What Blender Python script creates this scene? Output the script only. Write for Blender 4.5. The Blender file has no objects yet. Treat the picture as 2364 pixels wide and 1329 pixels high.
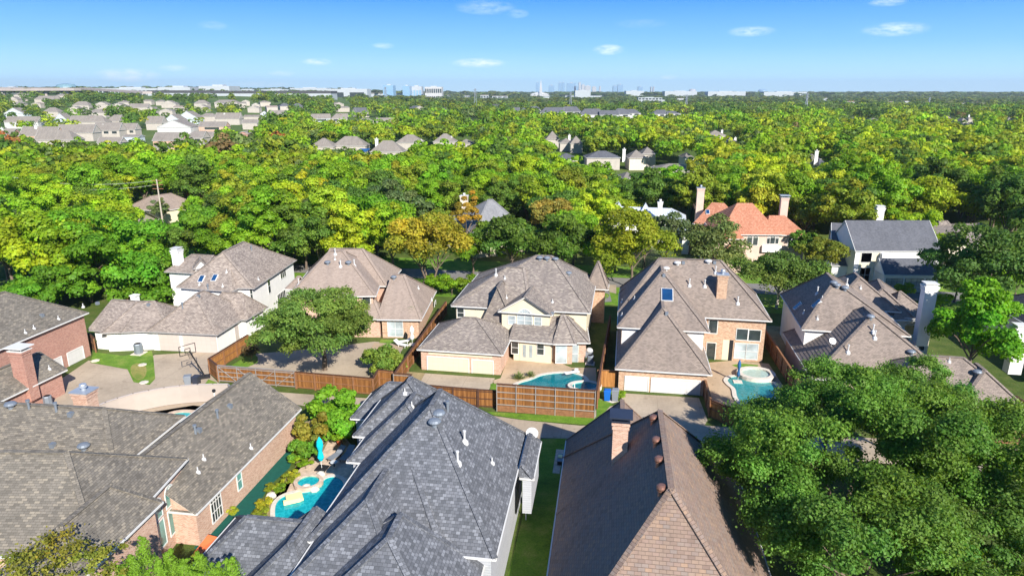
import bpy, math, random
import numpy as np
from mathutils import Vector
random.seed(7); RNG=np.random.default_rng(7)
C=bpy.context.scene.collection
# ---------------------------------------------------------------- camera geometry (turns photo pixels into places)
H=31.0; F=1560.; P=math.radians(16.14); cP,sP=math.cos(P),math.sin(P)
def ray(p):
    a=(p[0]-1182)/F; b=(p[1]-664.5)/F
    return (a, cP-b*sP, -sP-b*cP)
def G(p,z=0.):
    d=ray(p); t=(z-H)/d[2]; return Vector((d[0]*t,d[1]*t,z))
def pr(v):
    z=v[2]-H; dep=v[1]*cP-z*sP; up=v[1]*sP+z*cP
    return (1182+F*v[0]/dep, 664.5-F*up/dep)
def vp(O,u,p):
    d=ray(p); det=d[0]*(-u[1])+u[0]*d[1]
    k=(O[0]*(-u[1])+u[0]*O[1])/det
    return (k*d[0]-O[0])*u[0]+(k*d[1]-O[1])*u[1], H+k*d[2]
def atY(p,Y):
    d=ray(p); k=Y/d[1]; return Vector((d[0]*k,Y,H+d[2]*k))
def T(ox,oy,s=3.908): return lambda x,y:(ox+x/s, oy+y/s)
t1,t2,t3,t4=T(0,160),T(600,160),T(1200,160),T(1764,160)
m1,m2,m3,m4=T(0,440),T(600,440),T(1200,440),T(1764,440)
z1,z2,z3,z4,z5=T(0,660),T(480,660),T(920,660),T(1360,660),T(1764,660)
b1,b2,b3=T(0,980,3.808),T(500,980,3.808),T(1000,980,3.377)
n8,n9=T(760,860,2.833),T(1200,880,2.959)
PX=lambda x,y:(x,y)
# ---------------------------------------------------------------- materials
def newmat(name):
    m=bpy.data.materials.new(name); m.use_nodes=True; nt=m.node_tree; nt.nodes.clear()
    o=nt.nodes.new('ShaderNodeOutputMaterial'); b=nt.nodes.new('ShaderNodeBsdfPrincipled')
    nt.links.new(b.outputs[0],o.inputs[0]); b.inputs['Roughness'].default_value=.85
    b.inputs['Specular IOR Level'].default_value=.3
    return m,nt,b
def N(nt,t,**k):
    n=nt.nodes.new(t)
    for a,v in k.items(): setattr(n,a,v)
    return n
def col(c): return (c[0],c[1],c[2],1)
def ramp(nt,fac,stops,interp='LINEAR'):
    r=N(nt,'ShaderNodeValToRGB'); r.color_ramp.interpolation=interp
    e=r.color_ramp.elements
    e[0].position=stops[0][0]; e[0].color=col(stops[0][1])
    e[1].position=stops[-1][0]; e[1].color=col(stops[-1][1])
    for p,c in stops[1:-1]:
        x=e.new(p); x.color=col(c)
    nt.links.new(fac,r.inputs[0]); return r.outputs[0]
def noise(nt,scale,detail=4,vec=None,rough=.6):
    n=N(nt,'ShaderNodeTexNoise'); n.inputs['Scale'].default_value=scale; n.inputs['Detail'].default_value=detail
    n.inputs['Roughness'].default_value=rough
    if vec is not None: nt.links.new(vec,n.inputs['Vector'])
    return n.outputs['Fac']
def mix(nt,f,a,b,mode='MIX'):
    m=N(nt,'ShaderNodeMix',data_type='RGBA',blend_type=mode)
    for s,v in ((0,f),(6,a),(7,b)):
        if isinstance(v,(int,float)): m.inputs[s].default_value=v
        elif isinstance(v,tuple): m.inputs[s].default_value=col(v)
        else: nt.links.new(v,m.inputs[s])
    return m.outputs[2]
def math_(nt,op,a,b=None,c=None):
    m=N(nt,'ShaderNodeMath',operation=op)
    for i,v in enumerate((a,b,c)):
        if v is None: continue
        if isinstance(v,(int,float)): m.inputs[i].default_value=v
        else: nt.links.new(v,m.inputs[i])
    return m.outputs[0]
def geo(nt): return N(nt,'ShaderNodeNewGeometry').outputs['Position']
def uv(nt): return N(nt,'ShaderNodeUVMap').outputs[0]
def bump(nt,b,h,strength=.3,dist=.02):
    n=N(nt,'ShaderNodeBump'); n.inputs['Strength'].default_value=strength; n.inputs['Distance'].default_value=dist
    nt.links.new(h,n.inputs['Height']); nt.links.new(n.outputs[0],b.inputs['Normal'])
def tiles(name,cols,mortar,w,h,ms,rough=.9,off=.5,weather=.25,bs=.4,wscale=.35,bd=.02):
    m,nt,b=newmat(name)
    br=N(nt,'ShaderNodeTexBrick'); br.offset=off
    i=br.inputs; nt.links.new(uv(nt),i['Vector'])
    i['Color1'].default_value=(0,0,0,1); i['Color2'].default_value=(1,1,1,1); i['Mortar'].default_value=(.5,.5,.5,1)
    i['Scale'].default_value=1; i['Mortar Size'].default_value=ms; i['Mortar Smooth'].default_value=.1
    i['Brick Width'].default_value=w; i['Row Height'].default_value=h
    con=.62 if name.startswith('shingle') else .85; mean=[sum(c_[k] for c_ in cols)/len(cols) for k in range(3)]
    cols=[tuple(mean[k]+(c_[k]-mean[k])*con for k in range(3)) for c_ in cols]
    if name.startswith('shingle'): mortar=tuple(mean[k]*.45+mortar[k]*.3 for k in range(3)); weather*=.55
    n=len(cols); c=ramp(nt,br.outputs[0],[(k/(n-1),cc) for k,cc in enumerate(cols)])
    c=mix(nt,br.outputs['Fac'],c,mortar)
    wv=ramp(nt,noise(nt,wscale,5,geo(nt)),[(.3,(1-weather,)*3),(.7,(1+weather*.35,)*3)])
    c=mix(nt,1.0,c,wv,'MULTIPLY')
    mpv=N(nt,'ShaderNodeMapping'); mpv.inputs['Scale'].default_value=(1.1,.10,1); nt.links.new(uv(nt),mpv.inputs[0])
    if name.startswith('shingle'): c=mix(nt,1.0,c,ramp(nt,noise(nt,1.0,5,mpv.outputs[0],.65),[(.3,(.86,.86,.87)),(.55,(1.03,1.02,1.01))]),'MULTIPLY')
    fine=ramp(nt,noise(nt,5,6,geo(nt),.75),[(.25,(.88,.88,.88)),(.75,(1.08,1.08,1.08))])
    c=mix(nt,1.0,c,fine,'MULTIPLY')
    nt.links.new(c,b.inputs['Base Color']); b.inputs['Roughness'].default_value=rough
    # butt edge of every course stands proud: sawtooth height
    sx=N(nt,'ShaderNodeSeparateXYZ'); nt.links.new(uv(nt),sx.inputs[0])
    saw=math_(nt,'FRACT',math_(nt,'DIVIDE',sx.outputs[1],h))
    hh=math_(nt,'SUBTRACT',math_(nt,'MULTIPLY',math_(nt,'SUBTRACT',1.0,saw),.6),math_(nt,'MULTIPLY',br.outputs['Fac'],.5))
    bump(nt,b,hh,bs,bd)
    return m
def plain(name,c,rough=.8,var=.12,scale=.8,metal=0,spec=.3,bs=0):
    m,nt,b=newmat(name)
    a=tuple(x*(1-var) for x in c); d=tuple(min(1,x*(1+var)) for x in c)
    cc=ramp(nt,noise(nt,scale,6,geo(nt)),[(.3,a),(.7,d)])
    nt.links.new(cc,b.inputs['Base Color']); b.inputs['Roughness'].default_value=rough
    b.inputs['Metallic'].default_value=metal; b.inputs['Specular IOR Level'].default_value=spec
    if bs: bump(nt,b,noise(nt,18,3,geo(nt)),bs,.02)
    return m
M={}
# roofs
M['r_taupe']=tiles('shingle_taupe',[(0.145,0.119,0.109),(0.275,0.225,0.196),(0.341,0.29,0.254),(0.478,0.406,0.348)],(.055,.045,.04),.33,.15,.012)
M['r_brown']=tiles('shingle_brownish',[(0.162, 0.136, 0.116), (0.282, 0.228, 0.196), (0.332, 0.27, 0.232)],(.06,.05,.042),.30,.15,.012,weather=.15)
M['r_tan']=tiles('shingle_tan',[(0.257,0.203,0.169),(0.331,0.263,0.223),(0.378,0.304,0.257)],(.13,.10,.085),.3,.14,.008,weather=.12)
M['r_cream']=tiles('shingle_mottled',[(0.141,0.119,0.108),(0.222,0.189,0.176),(0.27,0.229,0.209),(0.458,0.405,0.337)],(.07,.06,.055),.32,.15,.012)
M['r_old']=tiles('shingle_weathered',[(0.091, 0.083, 0.072), (0.164, 0.15, 0.129), (0.206, 0.185, 0.159), (0.337, 0.292, 0.227)],(.075,.062,.05),.34,.16,.012)
M['r_grey']=tiles('shingle_grey',[(0.058, 0.063, 0.072), (0.11, 0.117, 0.133), (0.15, 0.156, 0.176), (0.271, 0.284, 0.315)],(.022,.024,.03),.27,.2,.012,weather=.1,bs=.5)
M['r_red']=tiles('shingle_autumn',[(0.18, 0.126, 0.106), (0.288, 0.207, 0.158), (0.264, 0.182, 0.152), (0.228, 0.195, 0.179), (0.36, 0.233, 0.152)],(.19,.135,.105),.36,.2,.012,weather=.15,bs=.8,bd=.03)
M['r_far']=tiles('shingle_far_taupe',[(.20,.18,.16),(.25,.225,.20),(.29,.26,.235)],(.16,.14,.13),.4,.2,.01)
M['r_lgrey']=tiles('shingle_pale_grey',[(.20,.205,.22),(.25,.255,.27),(.30,.305,.32)],(.15,.15,.16),.3,.15,.01)
M['r_slate']=tiles('shingle_slate_blue',[(0.0901,0.0952,0.111),(0.117,0.122,0.144),(0.149,0.154,0.175)],(.06,.065,.075),.3,.15,.01)
M['r_dark']=tiles('shingle_dark',[(0.039,0.0416,0.0468),(0.078,0.078,0.0858),(0.111,0.111,0.117)],(.02,.02,.02),.3,.15,.01)
M['r_terra']=tiles('clay_tile',[(.46,.19,.11),(.56,.25,.155),(.62,.31,.20)],(.27,.10,.055),.24,.40,.03,off=0,weather=.12,bs=.8)
M['r_metal']=tiles('standing_seam',[(.55,.60,.68),(.62,.67,.74)],(.28,.30,.36),.45,6,.03,rough=.35,off=0,weather=.05)
# walls
M['brick_red']=tiles('brick_red',[(.30,.10,.07),(.42,.17,.12),(.50,.24,.18)],(.42,.33,.28),.22,.08,.012,weather=.1,bs=.3)
M['brick_pink']=tiles('brick_pink',[(.40,.19,.125),(.55,.31,.22),(.64,.42,.31)],(.58,.48,.39),.22,.08,.012,weather=.1,bs=.3)
M['brick_tan']=tiles('brick_tan',[(.34,.16,.09),(.50,.28,.17),(.64,.44,.29)],(.5,.42,.33),.22,.08,.012,weather=.1,bs=.3)
M['siding']=tiles('grey_siding',[(.42,.43,.46),(.46,.47,.50)],(.28,.29,.32),3.0,.18,.01,weather=.06,bs=.3)
M['white']=plain('white_stucco',(.77,.76,.74),.8,.05,1.2,bs=.15)
M['cream']=plain('cream_stucco',(.66,.585,.43),.8,.06,1.2,bs=.15)
M['pinkst']=plain('pink_stucco',(.62,.46,.38),.85,.08,1.0,bs=.15)
M['beigest']=plain('beige_stucco',(.66,.58,.48),.85,.08,1.0,bs=.15)
M['trim']=plain('white_trim',(.66,.65,.63),.5,.04)
M['gutter']=plain('gutter_brown_grey',(.36,.34,.33),.5,.05)
M['dtrim']=plain('dark_trim',(.12,.12,.13),.6,.05)
M['cap']=plain('galvanised_cap',(.42,.46,.52),.45,.1,metal=.4)
M['vent']=plain('grey_vent_metal',(.22,.25,.29),.45,.1,metal=.3)
M['pipe']=plain('pale_vent_pipe',(.55,.55,.55),.6,.1)
M['copper']=plain('copper_vent',(.30,.15,.11),.4,.2,3,metal=.5)
M['darkcap']=plain('dark_metal',(.05,.06,.09),.35,.1,metal=.4)
M['black']=plain('black_plastic',(.02,.02,.023),.5,.2,2)
def glass(name,c,r=.06):
    m,nt,b=newmat(name)
    cc=ramp(nt,noise(nt,.5,3,geo(nt)),[(.3,tuple(x*.6 for x in c)),(.7,tuple(x*1.5 for x in c))])
    nt.links.new(cc,b.inputs['Base Color']); b.inputs['Roughness'].default_value=r; b.inputs['Specular IOR Level'].default_value=.9
    return m
M['glass']=glass('window_glass',(.035,.045,.045))
M['glassblind']=glass('window_with_blinds',(.33,.38,.40),.15)
M['glassteal']=glass('window_teal_shutter',(.12,.30,.27),.15)
M['glassblue']=glass('skylight_glass',(.01,.05,.14),.05)
def paneldoor(name,c):
    m,nt,b=newmat(name)
    br=N(nt,'ShaderNodeTexBrick'); br.offset=0; i=br.inputs; nt.links.new(uv(nt),i['Vector'])
    i['Color1'].default_value=col(c); i['Color2'].default_value=col(tuple(x*.96 for x in c)); i['Mortar'].default_value=col(tuple(x*.86 for x in c))
    i['Scale'].default_value=1; i['Mortar Size'].default_value=.012; i['Brick Width'].default_value=.61; i['Row Height'].default_value=.53
    nt.links.new(br.outputs[0],b.inputs['Base Color']); b.inputs['Roughness'].default_value=.5
    bump(nt,b,math_(nt,'SUBTRACT',1.0,br.outputs['Fac']),.4,.02); return m
M['gd_white']=paneldoor('garage_door_white',(.60,.585,.57)); M['gd_cream']=paneldoor('garage_door_cream',(.66,.59,.44)); M['gd_beige']=paneldoor('garage_door_beige',(.52,.45,.41))
def planks(name,cols,w=.14,dark=.02):
    m,nt,b=newmat(name)
    sx=N(nt,'ShaderNodeSeparateXYZ'); nt.links.new(uv(nt),sx.inputs[0])
    k=math_(nt,'FLOOR',math_(nt,'DIVIDE',sx.outputs[0],w)); wn=N(nt,'ShaderNodeTexWhiteNoise',noise_dimensions='1D'); nt.links.new(k,wn.inputs['W'])
    c=ramp(nt,wn.outputs[0],[(0,cols[0]),(.5,cols[1]),(1,cols[2])])
    mp=N(nt,'ShaderNodeMapping'); mp.inputs['Scale'].default_value=(14,.8,14); nt.links.new(uv(nt),mp.inputs[0])
    c=mix(nt,1.0,c,ramp(nt,noise(nt,1.0,5,mp.outputs[0]),[(.3,(.65,.65,.65)),(.7,(1.25,1.25,1.25))]),'MULTIPLY')
    fr=math_(nt,'FRACT',math_(nt,'DIVIDE',sx.outputs[0],w)); gap=math_(nt,'LESS_THAN',fr,.09)
    c=mix(nt,gap,c,(dark,dark*.6,dark*.4)); nt.links.new(c,b.inputs['Base Color']); b.inputs['Roughness'].default_value=.7
    bump(nt,b,math_(nt,'SUBTRACT',1.0,gap),.6,.02); return m
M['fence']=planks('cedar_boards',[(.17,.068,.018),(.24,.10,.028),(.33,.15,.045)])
M['fencelit']=planks('cedar_boards_sunlit',[(.33,.14,.04),(.41,.18,.05),(.50,.235,.075)])  # brighter copy of the cedar boards, direct sun put into the colour
M['fencebeige']=plain('painted_beige_boards',(.42,.36,.32),.8,.05)
M['fencebeige_old']=planks('painted_beige_boards',[(.37,.31,.275),(.38,.32,.285),(.39,.33,.295)],dark=.30)
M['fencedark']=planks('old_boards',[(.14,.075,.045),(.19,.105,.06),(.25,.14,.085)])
M['wood']=plain('cedar_rail',(.24,.115,.055),.75,.25,4)
M['woodd']=plain('dark_stained_cap',(.085,.04,.025),.7,.25,4)
M['steel']=plain('galvanised_tube',(.40,.37,.35),.45,.1,metal=.4)
def concrete(name,c,joint=3.0):
    m,nt,b=newmat(name)
    g=geo(nt)
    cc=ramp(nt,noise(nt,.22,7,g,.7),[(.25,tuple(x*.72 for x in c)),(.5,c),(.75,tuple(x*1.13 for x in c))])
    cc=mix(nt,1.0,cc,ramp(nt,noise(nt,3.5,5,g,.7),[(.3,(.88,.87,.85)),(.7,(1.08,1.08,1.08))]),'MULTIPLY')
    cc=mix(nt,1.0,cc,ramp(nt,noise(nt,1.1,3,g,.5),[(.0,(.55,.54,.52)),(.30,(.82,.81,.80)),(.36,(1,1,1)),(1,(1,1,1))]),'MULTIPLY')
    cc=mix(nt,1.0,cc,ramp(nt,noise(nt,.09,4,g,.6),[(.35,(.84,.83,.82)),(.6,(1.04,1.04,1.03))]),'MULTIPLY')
    mp=N(nt,'ShaderNodeMapping'); mp.inputs['Rotation'].default_value=(0,0,math.radians(9.6)); nt.links.new(g,mp.inputs[0])
    br=N(nt,'ShaderNodeTexBrick'); br.offset=0; i=br.inputs; nt.links.new(mp.outputs[0],i['Vector'])
    i['Scale'].default_value=1; i['Mortar Size'].default_value=.02; i['Brick Width'].default_value=joint; i['Row Height'].default_value=joint
    cc=mix(nt,math_(nt,'MULTIPLY',br.outputs['Fac'],.5),cc,tuple(x*.4 for x in c))
    nt.links.new(cc,b.inputs['Base Color']); b.inputs['Roughness'].default_value=.9; return m
M['conc']=concrete('paving_concrete',(.43,.35,.265),4.2); M['alley']=concrete('alley_concrete',(.42,.345,.265),5)  # plain pale concrete tone for driveways, patio and paths
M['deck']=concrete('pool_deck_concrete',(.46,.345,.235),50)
M['stone']=plain('flagstone',(.55,.42,.32),.85,.3,2.5,bs=.3)
M['coping']=plain('pool_coping_stone',(.62,.56,.48),.8,.15,3,bs=.3)
def grassm(name,a,b_,c_):
    m,nt,b=newmat(name); g=geo(nt)
    cc=ramp(nt,noise(nt,.5,6,g,.7),[(.3,a),(.5,b_),(.72,c_)])
    cc=mix(nt,1.0,cc,ramp(nt,noise(nt,7,5,g,.8),[(.3,(.55,.6,.5)),(.7,(1.35,1.35,1.2))]),'MULTIPLY')
    nt.links.new(cc,b.inputs['Base Color']); bump(nt,b,noise(nt,12,4,g,.8),.8,.08); return m
M['lawn']=grassm('lawn_grass',(.07,.15,.012),(.13,.25,.02),(.27,.30,.07))
M['drylawn']=grassm('dry_lawn',(.11,.22,.02),(.30,.27,.08),(.38,.31,.13))
M['dirt']=grassm('bare_soil',(.20,.15,.08),(.32,.24,.14),(.42,.33,.20))
M['ground']=grassm('ground_cover',(.05,.08,.015),(.08,.12,.02),(.14,.14,.05))
M['road']=plain('street_asphalt',(.20,.19,.18),.9,.15,.6)
M['green_mat']=plain('dark_green_turf_mat',(.006,.085,.065),.8,.15,3)
def farground():
    m,nt,b=newmat('far_landscape'); g=geo(nt)
    c1=ramp(nt,noise(nt,.02,8,g,.7),[(.3,(.05,.09,.014)),(.5,(.08,.13,.018)),(.68,(.12,.15,.03)),(.8,(.15,.15,.06))])
    nt.links.new(c1,b.inputs['Base Color']); return m
M['far']=farground()
def leafmat(name,trans=.25):
    m=bpy.data.materials.new(name); m.use_nodes=True; nt=m.node_tree; nt.nodes.clear()
    o=N(nt,'ShaderNodeOutputMaterial'); oi=N(nt,'ShaderNodeObjectInfo'); at=N(nt,'ShaderNodeAttribute',attribute_name='tint')
    c=mix(nt,1.0,oi.outputs['Color'],at.outputs['Color'],'MULTIPLY')
    b=N(nt,'ShaderNodeBsdfPrincipled'); b.inputs['Roughness'].default_value=.55; b.inputs['Specular IOR Level'].default_value=.25
    nt.links.new(c,b.inputs['Base Color'])
    tr=N(nt,'ShaderNodeBsdfTranslucent'); nt.links.new(mix(nt,1.0,c,(1.3,1.25,.5),'MULTIPLY'),tr.inputs[0])
    mx=N(nt,'ShaderNodeMixShader'); mx.inputs[0].default_value=trans
    nt.links.new(b.outputs[0],mx.inputs[1]); nt.links.new(tr.outputs[0],mx.inputs[2]); nt.links.new(mx.outputs[0],o.inputs[0]); return m
M['leaf']=leafmat('foliage',.45)
M['bark']=plain('bark',(.16,.12,.09),.95,.3,3,bs=.5)
M['palebark']=plain('pale_bark',(.42,.37,.31),.9,.2,3,bs=.4)
def water(name,c):
    m=bpy.data.materials.new(name); m.use_nodes=True; nt=m.node_tree; nt.nodes.clear(); o=N(nt,'ShaderNodeOutputMaterial')
    tr=N(nt,'ShaderNodeBsdfTransparent'); tr.inputs[0].default_value=col(c); gl=N(nt,'ShaderNodeBsdfGlossy'); gl.inputs['Roughness'].default_value=.06
    fr=N(nt,'ShaderNodeLayerWeight'); fr.inputs[0].default_value=.5; f=math_(nt,'ADD',math_(nt,'MULTIPLY',math_(nt,'POWER',fr.outputs['Facing'],5.0),.9),.03)
    bp=N(nt,'ShaderNodeBump'); bp.inputs['Strength'].default_value=.3; bp.inputs['Distance'].default_value=.05; nt.links.new(noise(nt,2.2,4,geo(nt)),bp.inputs['Height'])
    nt.links.new(bp.outputs[0],gl.inputs['Normal'])
    mx=N(nt,'ShaderNodeMixShader'); nt.links.new(f,mx.inputs[0]); nt.links.new(tr.outputs[0],mx.inputs[1]); nt.links.new(gl.outputs[0],mx.inputs[2]); nt.links.new(mx.outputs[0],o.inputs[0]); return m
M['water']=water('pool_water',(.45,.93,.95)); M['waterpale']=water('spa_water',(.80,.95,.95))
def plaster(name,a,b_,c_):
    m,nt,b=newmat(name); g=geo(nt)
    v=N(nt,'ShaderNodeTexVoronoi',feature='DISTANCE_TO_EDGE'); v.inputs['Scale'].default_value=2.2
    d=N(nt,'ShaderNodeMixRGB'); nz=N(nt,'ShaderNodeTexNoise'); nz.inputs['Scale'].default_value=1.5; nt.links.new(g,nz.inputs['Vector'])
    d.blend_type='ADD'; d.inputs[0].default_value=.6; nt.links.new(g,d.inputs[1]); nt.links.new(nz.outputs['Color'],d.inputs[2]); nt.links.new(d.outputs[0],v.inputs['Vector'])
    c=ramp(nt,v.outputs[0],[(0,c_),(.12,b_),(.5,a)]); nt.links.new(c,b.inputs['Base Color']); return m  # pale cell edges paint rippling sunlight caustics into the pool floor colour
M['plaster']=plaster('pool_plaster',(.02,.33,.36),(.04,.38,.41),(.10,.50,.52))
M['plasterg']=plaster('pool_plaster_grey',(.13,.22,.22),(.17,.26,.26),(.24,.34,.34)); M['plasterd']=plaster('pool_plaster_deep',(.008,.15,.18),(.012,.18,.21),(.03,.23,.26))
M['turq']=plain('turquoise_canvas',(.0,.50,.62),.8,.1,3); M['blue']=plain('blue_plastic',(.01,.12,.50),.45,.1); M['bluecanvas']=plain('blue_canvas',(.03,.12,.28),.8,.1)
M['greyp']=plain('grey_plastic',(.20,.22,.25),.5,.1); M['orange']=plain('orange_awning',(.62,.15,.05),.7,.1); M['yellow']=plain('pale_yellow_vinyl',(.80,.73,.36),.5,.05,2)
M['rock']=plain('pale_rock',(.60,.55,.47),.9,.25,2,bs=.5); M['tower']=plain('pale_concrete_far',(.46,.46,.47),.7,.06,.05)
M['cityblue']=glass('far_blue_glass',(.20,.34,.50),.3); M['cityteal']=glass('far_teal_glass',(.16,.27,.31),.3); M['citypale']=plain('far_pale_facade',(.40,.43,.46),.7,.05,.05)  # blue glass paled, skyline haze put into its colour
M['bridge']=plain('overpass_concrete',(.42,.36,.34),.85,.1,.05); M['townblue']=plain('pale_blue_siding',(.50,.56,.62),.8,.05)
M['townbeige']=plain('warm_grey_siding',(.44,.40,.36),.85,.1)
M['townwhite']=plain('pale_grey_siding',(.52,.52,.52),.8,.05)
# ---------------------------------------------------------------- mesh builder
class MB:
    def __init__(s): s.v=[]; s.f=[]; s.uv=[]
    def poly(s,pts,uvs=None):
        pts=[Vector(p) for p in pts]; i=len(s.v); s.v+=pts; s.f.append(tuple(range(i,i+len(pts))))
        if uvs is None:
            n=Vector((0,0,0))
            for k in range(len(pts)):
                a,b=pts[k],pts[(k+1)%len(pts)]
                n+=Vector(((a.y-b.y)*(a.z+b.z),(a.z-b.z)*(a.x+b.x),(a.x-b.x)*(a.y+b.y)))
            n.normalize() if n.length>1e-9 else None
            if abs(n.z)>.999: h=Vector((math.cos(math.radians(9.6)),-math.sin(math.radians(9.6)),0)); w=Vector((-h.y,h.x,0))
            else:
                h=Vector((0,0,1)).cross(n).normalized(); w=n.cross(h)
            uvs=[(p.dot(h),p.dot(w)) for p in pts]
        s.uv+=uvs; return s
    def box(s,c,sx,sy,sz,ang=0,base=True):
        "box with bottom centre c (base) rotated ang about z"
        c=Vector(c); u=Vector((math.cos(ang),math.sin(ang),0))*sx/2; w=Vector((-math.sin(ang),math.cos(ang),0))*sy/2; z=Vector((0,0,sz))
        if not base: c=c-z/2
        q=[c-u-w,c+u-w,c+u+w,c-u+w]; return s.prism(q,sz)
    def prism(s,q,h,cap=True):
        q=[Vector(p) for p in q]; t=[p+Vector((0,0,h)) for p in q]; n=len(q)
        for k in range(n): s.poly([q[k],q[(k+1)%n],t[(k+1)%n],t[k]])
        if cap: s.poly(t); s.poly(q[::-1])
        return s
    def beam(s,a,b,w,h,up=Vector((0,0,1))):
        a=Vector(a); b=Vector(b); d=(b-a).normalized()
        if abs(d.dot(up))>.99: up=Vector((1,0,0))
        r=d.cross(up).normalized()*w/2; q=r.cross(d).normalized()*h/2
        A=[a-r-q,a+r-q,a+r+q,a-r+q]; B=[p+(b-a) for p in A]
        for k in range(4): s.poly([A[k],A[(k+1)%4],B[(k+1)%4],B[k]][::-1])
        s.poly(A); s.poly(B[::-1]); return s
    def tube(s,a,b,r0,r1=None,n=10):
        r1=r0 if r1 is None else r1; a=Vector(a); b=Vector(b); d=(b-a).normalized(); up=Vector((0,0,1)) if abs(d.z)<.95 else Vector((1,0,0))
        x=d.cross(up).normalized(); y=d.cross(x)
        A=[a+(x*math.cos(t)+y*math.sin(t))*r0 for t in [2*math.pi*k/n for k in range(n)]]
        B=[b+(x*math.cos(t)+y*math.sin(t))*r1 for t in [2*math.pi*k/n for k in range(n)]]
        for k in range(n): s.poly([A[k],A[(k+1)%n],B[(k+1)%n],B[k]])
        s.poly(A[::-1]); s.poly(B); return s
    def lathe(s,c,prof,n=14):
        c=Vector(c); rings=[[c+Vector((r*math.cos(2*math.pi*k/n),r*math.sin(2*math.pi*k/n),z)) for k in range(n)] for r,z in prof]
        for a,b in zip(rings,rings[1:]):
            for k in range(n): s.poly([a[k],a[(k+1)%n],b[(k+1)%n],b[k]])
        s.poly(rings[-1]); s.poly(rings[0][::-1]); return s
    def build(s,name,mat,parent=None,smooth=False):
        me=bpy.data.meshes.new(name); off=parent_origin(parent)
        me.from_pydata([tuple(v-off) for v in s.v],[],s.f); 
        u=me.uv_layers.new(name='UVMap'); u.data.foreach_set('uv',[x for p in s.uv for x in p])
        me.materials.append(mat); 
        if smooth: me.polygons.foreach_set('use_smooth',[True]*len(me.polygons))
        o=bpy.data.objects.new(name,me); C.objects.link(o); o.parent=parent; return o
def parent_origin(p):
    off=Vector((0,0,0))
    while p is not None: off+=Vector(p.location); p=p.parent
    return off
LM=[]   # landmarks for labels: (pixel, phrase)
def thing(name,label,cat,loc,group=None):
    o=bpy.data.objects.new(name,None); C.objects.link(o); o.location=Vector(loc); o.empty_display_size=.5
    o['label']=label; o['category']=cat
    if group: o['group']=group
    return o
def tag(o,label,cat,group=None):
    o['label']=label; o['category']=cat
    if group: o['group']=group
    return o
def struct(o): o['kind']='structure'; return o
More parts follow.
